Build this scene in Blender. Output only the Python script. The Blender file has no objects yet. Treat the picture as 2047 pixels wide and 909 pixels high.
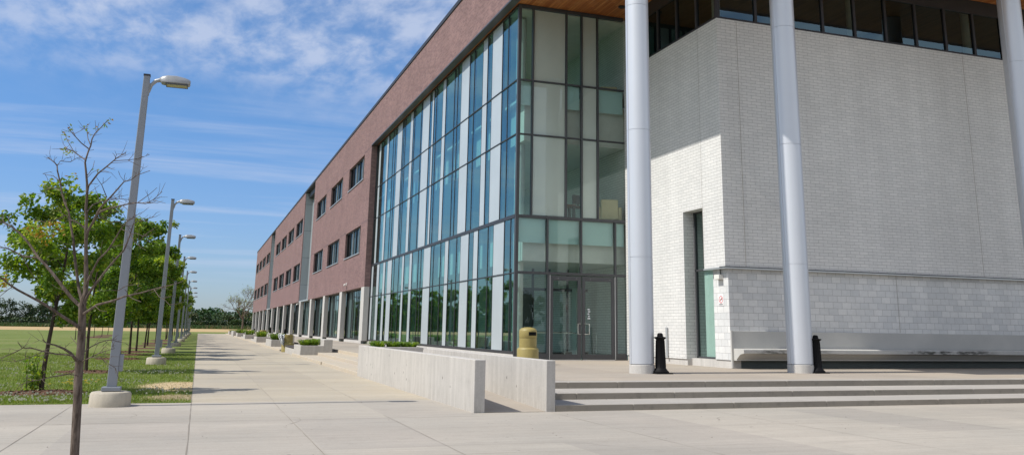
import bpy, math, random
from mathutils import Vector, Matrix, Quaternion
R = math.radians
SC = bpy.context.scene
COL = SC.collection
WORLD = {}          # object name -> world position of its origin

# ------------------------------------------------------------------ mesh builder
class MB:
    def __init__(s): s.v = []; s.f = []; s.m = []; s.sm = []
    def face(s, pts, mi=0, smooth=False):
        n = len(s.v); s.v += [tuple(p) for p in pts]; s.f.append(tuple(range(n, n+len(pts)))); s.m.append(mi); s.sm.append(smooth)
    def box(s, x0, x1, y0, y1, z0, z1, mi=0):
        n = len(s.v)
        s.v += [(x0,y0,z0),(x1,y0,z0),(x1,y1,z0),(x0,y1,z0),(x0,y0,z1),(x1,y0,z1),(x1,y1,z1),(x0,y1,z1)]
        for q in ((0,3,2,1),(4,5,6,7),(0,1,5,4),(1,2,6,5),(2,3,7,6),(3,0,4,7)):
            s.f.append(tuple(n+i for i in q)); s.m.append(mi); s.sm.append(False)
        return s
    def prism(s, poly, z0, z1, mi=0):                # poly counter-clockwise in xy
        n = len(s.v); k = len(poly)
        s.v += [(x,y,z0) for x,y in poly] + [(x,y,z1) for x,y in poly]
        s.f.append(tuple(n+i for i in reversed(range(k)))); s.f.append(tuple(n+k+i for i in range(k)))
        s.m += [mi,mi]; s.sm += [False,False]
        for i in range(k):
            j = (i+1) % k; s.f.append((n+i,n+j,n+k+j,n+k+i)); s.m.append(mi); s.sm.append(False)
        return s
    def ring_skin(s, rings, mi=0, smooth=True, cap=True):
        n = len(s.v); k = len(rings[0])
        for r in rings: s.v += [tuple(p) for p in r]
        for a in range(len(rings)-1):
            for i in range(k):
                j = (i+1) % k
                s.f.append((n+a*k+i, n+a*k+j, n+(a+1)*k+j, n+(a+1)*k+i)); s.m.append(mi); s.sm.append(smooth)
        if cap:
            s.face(list(reversed([tuple(p) for p in rings[0]])), mi); s.face([tuple(p) for p in rings[-1]], mi)
        return s
    def lathe(s, prof, cx=0, cy=0, seg=32, mi=0, smooth=True):
        rings = [[(cx+r*math.cos(2*math.pi*i/seg), cy+r*math.sin(2*math.pi*i/seg), z) for i in range(seg)] for r, z in prof]
        return s.ring_skin(rings, mi, smooth)
    def tube(s, pts, seg=6, mi=0):                   # pts: (x,y,z,r)
        rings = []; P = [Vector(p[:3]) for p in pts]
        up = Vector((.31,.87,.12)).normalized()
        for i, p in enumerate(P):
            a = P[max(0,i-1)]; b = P[min(len(P)-1,i+1)]; t = (b-a)
            t = t.normalized() if t.length > 1e-9 else Vector((0,0,1))
            u = up - t*up.dot(t)
            if u.length < .05: u = Vector((1,0,0)) - t*t.x
            u.normalize(); w = t.cross(u); r = pts[i][3]
            rings.append([p + (u*math.cos(2*math.pi*k/seg) + w*math.sin(2*math.pi*k/seg))*r for k in range(seg)])
        return s.ring_skin(rings, mi)
    def build(s, name, mats, parent=None, bevel=0, bseg=2):
        off = Vector(WORLD.get(parent.name, (0,0,0))) if parent else Vector((0,0,0))
        me = bpy.data.meshes.new(name)
        me.from_pydata([(x-off.x, y-off.y, z-off.z) for x,y,z in s.v], [], s.f)
        if not isinstance(mats, (list, tuple)): mats = [mats]
        for m in mats: me.materials.append(m)
        me.polygons.foreach_set('material_index', s.m); me.polygons.foreach_set('use_smooth', s.sm); me.update()
        if any(s.sm): me.set_sharp_from_angle(angle=R(38))
        o = bpy.data.objects.new(name, me); COL.objects.link(o)
        if parent: o.parent = parent
        WORLD[o.name] = tuple(off)
        if bevel:
            b = o.modifiers.new('edge', 'BEVEL'); b.width = bevel; b.segments = bseg; b.limit_method = 'ANGLE'; b.harden_normals = False
        return o

def tag(o, label=None, cat=None, group=None, kind=None):
    if label: o['label'] = label
    if cat: o['category'] = cat
    if group: o['group'] = group
    if kind: o['kind'] = kind
    return o
def thing(name, label, cat, loc=(0,0,0), group=None):
    o = bpy.data.objects.new(name, None); COL.objects.link(o); o.location = loc; o.empty_display_size = .2
    WORLD[o.name] = tuple(loc)
    return tag(o, label, cat, group)
def kids(o): return [c for c in bpy.data.objects if c.parent == o]
def dup(o, loc, rz=0, sc=1, label=None, parent=None):
    c = o.copy(); COL.objects.link(c)
    if parent is None:
        c.location = loc; c.rotation_euler = (0,0,rz); c.scale = (sc,)*3 if not isinstance(sc, tuple) else sc
        if label: c['label'] = label
    else: c.parent = parent
    for k in kids(o): dup(k, None, parent=c)
    return c

# ------------------------------------------------------------------ materials
class NT:
    def __init__(s, name):
        s.mat = bpy.data.materials.new(name); s.mat.use_nodes = True; s.t = s.mat.node_tree; s.t.nodes.clear()
        s.out = s.t.nodes.new('ShaderNodeOutputMaterial')
    def n(s, typ, **kw):
        nd = s.t.nodes.new(typ)
        for k, v in kw.items():
            if hasattr(nd, k) and k not in nd.inputs: setattr(nd, k, v)
        return nd
    def link(s, a, b): s.t.links.new(a, b)
    def val(s, sock, v):
        if hasattr(v, 'default_value') or isinstance(v, bpy.types.NodeSocket): s.link(v, sock)
        else: sock.default_value = v
    def math(s, op, a, b=0.0, c=None):
        m = s.n('ShaderNodeMath', operation=op); s.val(m.inputs[0], a); s.val(m.inputs[1], b)
        if c is not None: s.val(m.inputs[2], c)
        return m.outputs[0]
    def mix(s, f, a, b, mode='MIX'):
        m = s.n('ShaderNodeMix'); m.data_type = 'RGBA'; m.blend_type = mode
        s.val(m.inputs[0], f); s.val(m.inputs[6], a if not isinstance(a, tuple) else (*a[:3],1)); s.val(m.inputs[7], b if not isinstance(b, tuple) else (*b[:3],1))
        return m.outputs[2]
    def pos(s): return s.n('ShaderNodeNewGeometry').outputs['Position']
    def mapv(s, v, scale=(1,1,1), loc=(0,0,0), rot=(0,0,0)):
        m = s.n('ShaderNodeMapping'); s.link(v, m.inputs[0]); m.inputs['Scale'].default_value = scale; m.inputs['Location'].default_value = loc; m.inputs['Rotation'].default_value = rot
        return m.outputs[0]
    def noise(s, v, scale, detail=4, rough=.55, dist=0):
        m = s.n('ShaderNodeTexNoise'); s.link(v, m.inputs['Vector']); m.inputs['Scale'].default_value = scale
        m.inputs['Detail'].default_value = detail; m.inputs['Roughness'].default_value = rough; m.inputs['Distortion'].default_value = dist
        return m.outputs[0]
    def ramp(s, f, stops):
        m = s.n('ShaderNodeValToRGB'); s.link(f, m.inputs[0]); e = m.color_ramp.elements
        while len(e) < len(stops): e.new(.5)
        for el, (p, c) in zip(e, stops):
            el.position = p; el.color = (*c,1) if isinstance(c, tuple) else (c,c,c,1)
        return m.outputs[0]
    def rng(s, f, a, b, c, d):
        m = s.n('ShaderNodeMapRange'); s.link(f, m.inputs[0])
        for i, v in enumerate((a,b,c,d)): m.inputs[i+1].default_value = v
        return m.outputs[0]
    def bump(s, h, strength=.3, dist=.01):
        m = s.n('ShaderNodeBump'); m.inputs['Strength'].default_value = strength; m.inputs['Distance'].default_value = dist; s.link(h, m.inputs['Height']); return m.outputs[0]
    def bsdf(s, col, rough=.7, spec=.3, metal=0, normal=None, **kw):
        b = s.n('ShaderNodeBsdfPrincipled'); s.val(b.inputs['Base Color'], col if not isinstance(col, tuple) else (*col[:3],1)); s.val(b.inputs['Roughness'], rough)
        b.inputs['Specular IOR Level'].default_value = spec; s.val(b.inputs['Metallic'], metal)
        if normal: s.link(normal, b.inputs['Normal'])
        for k, v in kw.items(): b.inputs[k].default_value = v
        s.link(b.outputs[0], s.out.inputs[0]); return b
    def wallvec(s):              # along-wall coordinate and height, from the face's own direction
        g = s.n('ShaderNodeNewGeometry'); p = s.n('ShaderNodeSeparateXYZ'); s.link(g.outputs['Position'], p.inputs[0])
        q = s.n('ShaderNodeSeparateXYZ'); s.link(g.outputs['True Normal'], q.inputs[0])
        f = s.math('GREATER_THAN', s.math('ABSOLUTE', q.outputs[0]), .5)
        u = s.math('ADD', s.math('MULTIPLY', p.outputs[1], f), s.math('MULTIPLY', p.outputs[0], s.math('SUBTRACT', 1.0, f)))
        c = s.n('ShaderNodeCombineXYZ'); s.link(u, c.inputs[0]); s.link(p.outputs[2], c.inputs[1])
        return c.outputs[0]

def simple(name, col, rough=.6, spec=.3, metal=0, var=.12, vs=3.0, bump=0):
    t = NT(name); p = t.pos(); n = t.noise(p, vs, 5)
    f = t.rng(n, .3, .7, 1-var, 1+var)
    c = t.mix(1.0, col, t.ramp(t.rng(n,.25,.75,0,1), [(0,1-var),(1,1.0)]), 'MULTIPLY')
    nb = t.bump(t.noise(p, 60, 4), bump, .01) if bump else None
    t.bsdf(c, rough, spec, metal, nb); return t.mat

def brick(name, bw, bh, mortar, c1, c2, cm, rough=.85, off=.5, bstr=.5, bias=0.0, spread=.35):
    t = NT(name); v = t.wallvec()
    b = t.n('ShaderNodeTexBrick'); b.offset = off; t.link(v, b.inputs['Vector'])
    b.inputs['Scale'].default_value = 1; b.inputs['Mortar Size'].default_value = mortar; b.inputs['Mortar Smooth'].default_value = .2
    b.inputs['Brick Width'].default_value = bw; b.inputs['Row Height'].default_value = bh; b.inputs['Bias'].default_value = bias
    b.inputs['Color1'].default_value = (*c1,1); b.inputs['Color2'].default_value = (*c2,1); b.inputs['Mortar'].default_value = (*cm,1)
    n = t.noise(v, .45, 5, .6); n2 = t.noise(v, 9, 3)
    st = t.noise(t.mapv(v, (1.6,.12,1)), 1.0, 4)
    c = t.mix(1.0, b.outputs[0], t.ramp(n, [(.25,1-spread),(.75,1.0)]), 'MULTIPLY')
    c = t.mix(.5, c, t.ramp(n2, [(.2,.78),(.8,1.0)]), 'MULTIPLY')
    c = t.mix(.35, c, t.ramp(st, [(.35,.8),(.7,1.0)]), 'MULTIPLY')
    h = t.math('ADD', t.math('MULTIPLY', b.outputs[1], -1.0), t.math('MULTIPLY', n2, .25))
    t.bsdf(c, rough, .25, 0, t.bump(h, bstr, .008)); return t.mat

def concrete(name, c1, c2, stain, streak=False, scale=1.0, rough=.85, broom=False, pits=False):
    t = NT(name); p = t.pos()
    a = t.noise(p, .28*scale, 6, .6); b = t.noise(p, 3.0*scale, 6, .65); f = t.noise(p, 38*scale, 4, .7)
    c = t.mix(t.rng(a,.35,.65,0,1), c1, c2)
    c = t.mix(t.rng(b,.52,.78,0,.55), c, stain)
    c = t.mix(.8, c, t.ramp(f, [(.25,.80),(.7,1.0)]), 'MULTIPLY')
    if broom:
        g = t.noise(t.mapv(p, (.5,9,1)), 1.0, 5, .7); c = t.mix(.7, c, t.ramp(g, [(.3,.82),(.65,1.0)]), 'MULTIPLY')
        g2 = t.noise(t.mapv(p, (.06,.5,1)), 1.0, 4, .6); c = t.mix(.6, c, t.ramp(g2, [(.35,.8),(.6,1.0)]), 'MULTIPLY')
    if broom:
        sp_ = t.n('ShaderNodeSeparateXYZ'); t.link(p, sp_.inputs[0]); cb = t.n('ShaderNodeCombineXYZ')
        t.link(t.math('FLOOR', t.math('MULTIPLY', sp_.outputs[0], 1/1.66)), cb.inputs[0]); t.link(t.math('FLOOR', t.math('MULTIPLY', t.math('ADD', sp_.outputs[1], -16.3), 1/4.1)), cb.inputs[1])
        wn_ = t.n('ShaderNodeTexWhiteNoise'); t.link(cb.outputs[0], wn_.inputs['Vector']); c = t.mix(1.0, c, t.ramp(wn_.outputs[0], [(0,(.88,.87,.86)),(.5,(.97,.96,.93)),(1,(1,.985,.96))]), 'MULTIPLY')
        bl_ = t.noise(t.mapv(p, (1,1,1), (7.3,2.1,0)), .9, 7, .75, 1.2); c = t.mix(t.rng(bl_, .60, .72, 0, .35), c, (c2[0]*.72, c2[1]*.70, c2[2]*.66))
        sp2 = t.noise(p, 5.5, 2, .5); c = t.mix(t.rng(sp2, .735, .75, 0, .55), c, (.12,.11,.10))
    if streak:
        g = t.noise(t.mapv(t.wallvec(), (5,.35,1)), 1.0, 5, .7); c = t.mix(.6, c, t.ramp(g, [(.32,.72),(.62,1.0)]), 'MULTIPLY')
    if pits:
        vo = t.n('ShaderNodeTexVoronoi'); t.link(t.mapv(t.wallvec(), (3.2,2.2,1)), vo.inputs['Vector']); vo.inputs['Scale'].default_value = 1
        c = t.mix(t.math('LESS_THAN', vo.outputs[0], .075), c, (.13,.12,.11))
        sz_ = t.n('ShaderNodeSeparateXYZ'); t.link(p, sz_.inputs[0])
        drip = t.noise(t.mapv(t.wallvec(), (7,.9,1), (3,1,0)), 1.0, 6, .75)
        c = t.mix(t.math('MULTIPLY', t.rng(sz_.outputs[2], .42, .0, 0, .75), t.rng(drip, .45, .66, 0, 1)), c, (.27,.25,.22))
        c = t.mix(t.math('MULTIPLY', t.rng(drip, .58, .70, 0, .4), t.rng(sz_.outputs[2], .2, .9, .3, 1)), c, (.33,.31,.29))
    t.bsdf(c, rough, .25, 0, t.bump(f, .25, .006)); return t.mat

def glass(name, tint, f0, refl=(1,1,1), bow=.0):
    t = NT(name)
    tr = t.n('ShaderNodeBsdfTransparent'); tr.inputs[0].default_value = (*tint,1)
    gl = t.n('ShaderNodeBsdfGlossy'); gl.inputs['Roughness'].default_value = .0; gl.inputs['Color'].default_value = (*refl,1)
    if bow:
        t.link(t.bump(t.noise(t.pos(), .55, 2), bow, .05), gl.inputs['Normal'])
    lw = t.n('ShaderNodeLayerWeight'); lw.inputs[0].default_value = .5
    p5 = t.math('POWER', lw.outputs['Facing'], 5.0)
    fr = t.math('ADD', f0, t.math('MULTIPLY', p5, 1-f0))
    mx = t.n('ShaderNodeMixShader'); t.link(fr, mx.inputs[0]); t.link(tr.outputs[0], mx.inputs[1]); t.link(gl.outputs[0], mx.inputs[2])
    t.link(mx.outputs[0], t.out.inputs[0]); return t.mat

def leafmat(name, col, trans=.35):
    t = NT(name); n = t.noise(t.pos(), 1.7, 3)
    c = t.mix(1.0, col, t.ramp(n, [(.25,.6),(.75,1.0)]), 'MULTIPLY')
    d = t.n('ShaderNodeBsdfPrincipled'); t.link(c, d.inputs['Base Color']); d.inputs['Roughness'].default_value = .45; d.inputs['Specular IOR Level'].default_value = .4
    tl = t.n('ShaderNodeBsdfTranslucent'); t.link(t.mix(1.0, c, (1.3,1.25,.5), 'MULTIPLY'), tl.inputs[0])
    mx = t.n('ShaderNodeMixShader'); mx.inputs[0].default_value = trans; t.link(d.outputs[0], mx.inputs[1]); t.link(tl.outputs[0], mx.inputs[2])
    t.link(mx.outputs[0], t.out.inputs[0]); return t.mat

M = {}
M['brick'] = brick('red_brick', .30, .085, .006, (.305,.185,.175), (.20,.118,.118), (.36,.29,.28), spread=.25)
M['white_brick'] = brick('white_brick', .39, .112, .006, (.755,.755,.74), (.695,.70,.69), (.38,.38,.38), spread=.12, bstr=.4)
M['white_block'] = brick('white_block', .39, .222, .006, (.76,.765,.755), (.64,.655,.66), (.36,.36,.36), spread=.12, bstr=.4)
M['inner_brick'] = brick('inner_white_brick', .39, .112, .007, (.72,.72,.68), (.68,.68,.64), (.32,.32,.31), spread=.1)
M['plaza'] = concrete('plaza_concrete', (.46,.42,.37), (.40,.375,.335), (.36,.33,.29), broom=True)
M['walk'] = concrete('walk_concrete', (.49,.435,.345), (.44,.40,.335), (.44,.37,.26), broom=True)
M['terrace'] = concrete('terrace_concrete', (.44,.385,.325), (.40,.36,.315), (.36,.31,.26), broom=True)
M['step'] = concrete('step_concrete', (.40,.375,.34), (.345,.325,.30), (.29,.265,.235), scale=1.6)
M['riser'] = concrete('step_riser_dirt_shade', (.30,.27,.225), (.25,.225,.19), (.14,.13,.11), scale=2.2)  # dirty riser concrete, with the risers' shade also put into the darker colour
M['side_step'] = concrete('side_step_concrete', (.50,.43,.33), (.46,.41,.34), (.42,.33,.21), scale=1.4)
M['cast'] = concrete('cast_wall', (.525,.50,.465), (.465,.445,.415), (.37,.35,.325), streak=True, pits=True)
M['pier'] = concrete('pier_concrete', (.58,.56,.53), (.53,.515,.49), (.47,.45,.43), streak=True)
M['footing'] = concrete('footing_concrete', (.50,.45,.36), (.44,.40,.33), (.36,.33,.27), scale=2, streak=True)
t = NT('bench_stone_stained'); p = t.pos(); s = t.n('ShaderNodeSeparateXYZ'); t.link(p, s.inputs[0])
c = t.mix(t.rng(t.noise(p,.6,5),.35,.65,0,1), (.50,.495,.47), (.43,.43,.415)); c = t.mix(.6, c, t.ramp(t.noise(p,30,4),[(.3,.8),(.7,1.0)]), 'MULTIPLY')
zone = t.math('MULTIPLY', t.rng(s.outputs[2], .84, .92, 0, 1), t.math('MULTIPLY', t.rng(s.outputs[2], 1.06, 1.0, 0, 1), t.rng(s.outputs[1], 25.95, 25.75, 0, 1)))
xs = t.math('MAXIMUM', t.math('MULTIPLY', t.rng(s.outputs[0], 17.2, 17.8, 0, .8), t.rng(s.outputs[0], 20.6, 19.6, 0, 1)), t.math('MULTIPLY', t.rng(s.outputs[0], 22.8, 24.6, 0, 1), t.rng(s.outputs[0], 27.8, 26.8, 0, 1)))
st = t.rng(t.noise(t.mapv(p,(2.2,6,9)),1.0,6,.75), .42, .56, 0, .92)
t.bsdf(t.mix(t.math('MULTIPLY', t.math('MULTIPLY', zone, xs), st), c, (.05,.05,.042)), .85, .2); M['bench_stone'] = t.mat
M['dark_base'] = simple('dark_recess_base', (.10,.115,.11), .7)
M['joint'] = simple('joint_filler', (.24,.215,.185), .9, .1)
M['frame'] = simple('dark_bronze_frame', (.045,.045,.05), .45, .4, .3)
M['frame_grey'] = simple('grey_frame', (.075,.078,.085), .45, .4, .3)
M['alu'] = simple('light_aluminium', (.55,.57,.58), .4, .5, .6)
M['coping'] = simple('dark_coping', (.035,.035,.04), .5)
M['panel_s'] = simple('grey_opal_panel', (.66,.675,.655), .5, .4, 0, .14, .4)
M['panel'] = simple('opal_panel', (.41,.46,.49), .35, .5, 0, .14, .4)
M['spandrel'] = simple('teal_spandrel', (.36,.55,.54), .3, .5, 0, .1, .5)
M['bulkhead'] = simple('pale_bulkhead', (.55,.58,.54), .6)
M['ceiling'] = simple('ceiling_tile', (.62,.62,.55), .8)
M['inner_floor'] = simple('inner_floor', (.42,.40,.36), .4)
M['inner_wall'] = simple('inner_wall', (.5,.52,.5), .8)
M['dark_room'] = simple('dark_room', (.12,.13,.13), .8)
M['pale_col'] = simple('pale_column', (.62,.66,.62), .5)
M['gl_w'] = glass('west_glass', (.52,.82,.82), .25, (.74,1.0,.93), .014)
M['gl_s'] = glass('south_glass', (.86,.92,.89), .07, (.8,.95,.95), .012)
M['gl_c'] = glass('clerestory_glass', (.42,.46,.42), .15, (.42,.66,.82))
M['gl_d'] = glass('door_glass', (.76,.87,.83), .07, (.85,.95,.95))
M['gl_b'] = glass('window_glass', (.55,.62,.62), .05, (.30,.36,.37))
M['gl_g'] = glass('bay_glass', (.62,.74,.72), .20, (.62,.76,.76), .012)
M['gl_t'] = glass('sea_glass', (.72,.86,.83), .08, (.8,.95,.95))
t = NT('zinc'); v = t.wallvec()
b = t.n('ShaderNodeTexBrick'); b.offset = .0; t.link(v, b.inputs['Vector']); b.inputs['Scale'].default_value = 1
b.inputs['Brick Width'].default_value = 2.5; b.inputs['Row Height'].default_value = 3.3; b.inputs['Mortar Size'].default_value = .02
b.inputs['Color1'].default_value = (.36,.40,.42,1); b.inputs['Color2'].default_value = (.33,.37,.39,1); b.inputs['Mortar'].default_value = (.12,.13,.14,1)
t.bsdf(t.mix(1.0, b.outputs[0], t.ramp(t.noise(t.mapv(v,(2,.3,1)),1.0,4),[(.3,.85),(.7,1.0)]),'MULTIPLY'), .5, .4, .3); M['zinc'] = t.mat
t = NT('cedar_soffit'); p = t.pos(); s = t.n('ShaderNodeSeparateXYZ'); t.link(p, s.inputs[0])
bd = t.math('FRACT', t.math('MULTIPLY', s.outputs[0], 1/.13)); row = t.math('FLOOR', t.math('MULTIPLY', s.outputs[0], 1/.13))
wn = t.n('ShaderNodeTexWhiteNoise'); wn.noise_dimensions = '2D'
cv = t.n('ShaderNodeCombineXYZ'); t.link(row, cv.inputs[0]); t.link(t.math('FLOOR', t.math('MULTIPLY', t.math('ADD', s.outputs[1], t.math('MULTIPLY', row, 1.37)), .33)), cv.inputs[1]); t.link(cv.outputs[0], wn.inputs['Vector'])
c = t.ramp(wn.outputs[0], [(0,(.40,.125,.032)),(.5,(.52,.19,.055)),(1,(.62,.26,.085))])
c = t.mix(1.0, c, t.ramp(t.noise(t.mapv(p,(14,.8,1)),1.0,5),[(.3,.65),(.7,1.0)]),'MULTIPLY')
c = t.mix(t.math('LESS_THAN', bd, .06), c, (.03,.012,.005)); t.bsdf(c, .5, .35); M['cedar'] = t.mat
M['paint_col'] = simple('silver_column_paint', (.58,.605,.65), .36, .5, .35, .05, .4)
M['black_iron'] = simple('black_iron', (.005,.005,.006), .6, .15, 0, .2, 8, .2)
M['pole'] = simple('grey_pole_paint', (.23,.25,.28), .5, .4, .2, .1, 2)
M['lamp_head'] = simple('lamp_head_paint', (.30,.31,.32), .4, .5, .2, .1, 3)
M['lens'] = simple('lamp_lens', (.50,.46,.30), .15, .6, 0, .4, 14)
M['can'] = simple('ochre_plastic', (.30,.245,.085), .5, .4, 0, .15, 6, .1)
M['black'] = simple('black_void', (.008,.008,.008), .8, .1)
M['bag'] = simple('white_plastic', (.70,.73,.76), .35, .5, 0, .1, 10)
M['slat'] = simple('dark_slat', (.07,.06,.055), .6)
M['white_plastic'] = simple('white_housing', (.75,.74,.70), .45)
M['sign_white'] = simple('sign_white', (.80,.80,.80), .4, .4, 0, .04)
M['sign_red'] = simple('sign_red', (.60,.06,.07), .4, .4, 0, .1)
M['chrome'] = simple('satin_steel', (.72,.72,.70), .22, .5, .9, .05)
M['arm_cloth'] = simple('beige_cloth', (.50,.44,.27), .85)
M['screen'] = simple('dark_screen', (.03,.035,.045), .3)
M['wood_desk'] = simple('red_wood', (.16,.05,.02), .5)
t = NT('blind'); v = t.wallvec(); w = t.n('ShaderNodeSeparateXYZ'); t.link(v, w.inputs[0])
fr = t.math('FRACT', t.math('MULTIPLY', w.outputs[0], 1/.42)); st = t.rng(t.math('ABSOLUTE', t.math('SUBTRACT', fr, .5)), .1, .4, 0, 1)
t.bsdf(t.mix(st, (.10,.115,.105), (.22,.24,.22)), .8); M['blind'] = t.mat
M['soil'] = simple('mulch', (.16,.095,.065), .95, .1, 0, .6, 22, .8)
M['bark'] = None
def bark(name, c1, c2):
    t = NT(name); p = t.pos(); n = t.noise(t.mapv(p,(34,34,7)), 1.0, 5, .7); n2 = t.noise(p, 6, 3)
    c = t.mix(t.rng(n,.35,.65,0,1), c1, c2); c = t.mix(.5, c, t.ramp(n2,[(.3,.7),(.7,1.0)]),'MULTIPLY')
    t.bsdf(c, .9, .15, 0, t.bump(n, .7, .012)); return t.mat
M['bark'] = bark('grey_bark', (.065,.048,.038), (.18,.145,.12))
M['bark_dark'] = bark('dark_bark', (.03,.023,.018), (.085,.065,.052))
M['leaf_a'] = leafmat('leaf_mid', (.20,.33,.03), .5); M['leaf_b'] = leafmat('leaf_dark', (.105,.215,.022), .48); M['leaf_c'] = leafmat('leaf_light', (.35,.44,.055), .52); M['leaf_y'] = leafmat('leaf_ochre', (.38,.22,.02))
M['wood_a'] = leafmat('wood_dark', (.028,.06,.018), .15); M['wood_b'] = leafmat('wood_mid', (.055,.10,.024), .15); M['wood_c'] = leafmat('wood_olive', (.10,.11,.04), .15); M['hill_leaf'] = leafmat('hill_green', (.05,.12,.045), .15)
M['weed_a'] = leafmat('hedge_green', (.05,.11,.015), .2); M['weed_b'] = leafmat('hedge_straw', (.16,.15,.06), .2)
M['grass_a'] = leafmat('grass_blade', (.15,.24,.033), .4); M['grass_b'] = leafmat('grass_blade_light', (.28,.35,.07), .4); M['grass_w'] = leafmat('clover_white', (.62,.62,.55), .2); M['straw'] = leafmat('dry_blade', (.34,.27,.14), .2)
M['flower_y'] = leafmat('yellow_petal', (.70,.48,.02), .2)
# lawn: mown grass with clover, worn ground where the corner by the path is dead
t = NT('lawn'); p = t.pos(); s = t.n('ShaderNodeSeparateXYZ'); t.link(p, s.inputs[0])
a = t.noise(p, .10, 5, .6); b = t.noise(p, 1.1, 6, .7); d = t.noise(p, 14, 5, .75); far = t.noise(t.mapv(p,(.05,.5,1)), 1.0, 5)
c = t.ramp(a, [(.3,(.115,.165,.035)),(.5,(.155,.20,.05)),(.72,(.22,.235,.085))])
c = t.mix(t.rng(b,.5,.75,0,.7), c, (.25,.26,.09)); c = t.mix(.85, c, t.ramp(d,[(.25,.55),(.7,1.0)]),'MULTIPLY')
c = t.mix(t.rng(far,.5,.75,0,.6), c, (.20,.20,.085))
sp = t.noise(p, 7, 2); c = t.mix(t.math('MULTIPLY', t.rng(sp,.68,.72,0,.5), t.rng(b,.45,.6,0,1)), c, (.55,.56,.45))
def blob(cx, cy, rx, ry):
    dx = t.math('MULTIPLY', t.math('SUBTRACT', s.outputs[0], cx), 1/rx); dy = t.math('MULTIPLY', t.math('SUBTRACT', s.outputs[1], cy), 1/ry)
    return t.math('ADD', t.math('ADD', t.math('MULTIPLY', dx, dx), t.math('MULTIPLY', dy, dy)), t.math('MULTIPLY', t.math('SUBTRACT', t.noise(p,1.6,5,.7), .5), 1.6))
m1 = t.rng(blob(-.35,25.6,1.05,2.1), 1.15, .55, 0, 1); c = t.mix(m1, c, (.46,.36,.22))
m2 = t.rng(blob(-.3,21.6,.8,1.1), 1.1, .6, 0, .8); c = t.mix(m2, c, (.33,.255,.17))
m3 = t.rng(t.math('ADD', t.math('ABSOLUTE', t.math('ADD', s.outputs[1], -20.25)), t.math('MULTIPLY', t.noise(p,2.5,3),.5)), .45, .2, 0, .8); c = t.mix(m3, c, (.34,.31,.19))
t.bsdf(c, .95, .1, 0, t.bump(d, .6, .03)); M['lawn'] = t.mat
t = NT('stubble_field'); p = t.pos(); n = t.noise(t.mapv(p,(.02,.12,1)), 1.0, 6, .65); d = t.noise(p, 1.2, 4)
c = t.ramp(n, [(.3,(.36,.25,.12)),(.5,(.44,.32,.16)),(.7,(.50,.385,.215))]); c = t.mix(.6, c, t.ramp(d,[(.3,.75),(.7,1.0)]),'MULTIPLY'); t.bsdf(c, .95, .1); M['field'] = t.mat
t = NT('far_ground'); p = t.pos(); n = t.noise(p, .03, 6, .65)
t.bsdf(t.ramp(n, [(.3,(.06,.10,.025)),(.7,(.12,.14,.05))]), .95, .1); M['ground'] = t.mat
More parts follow.
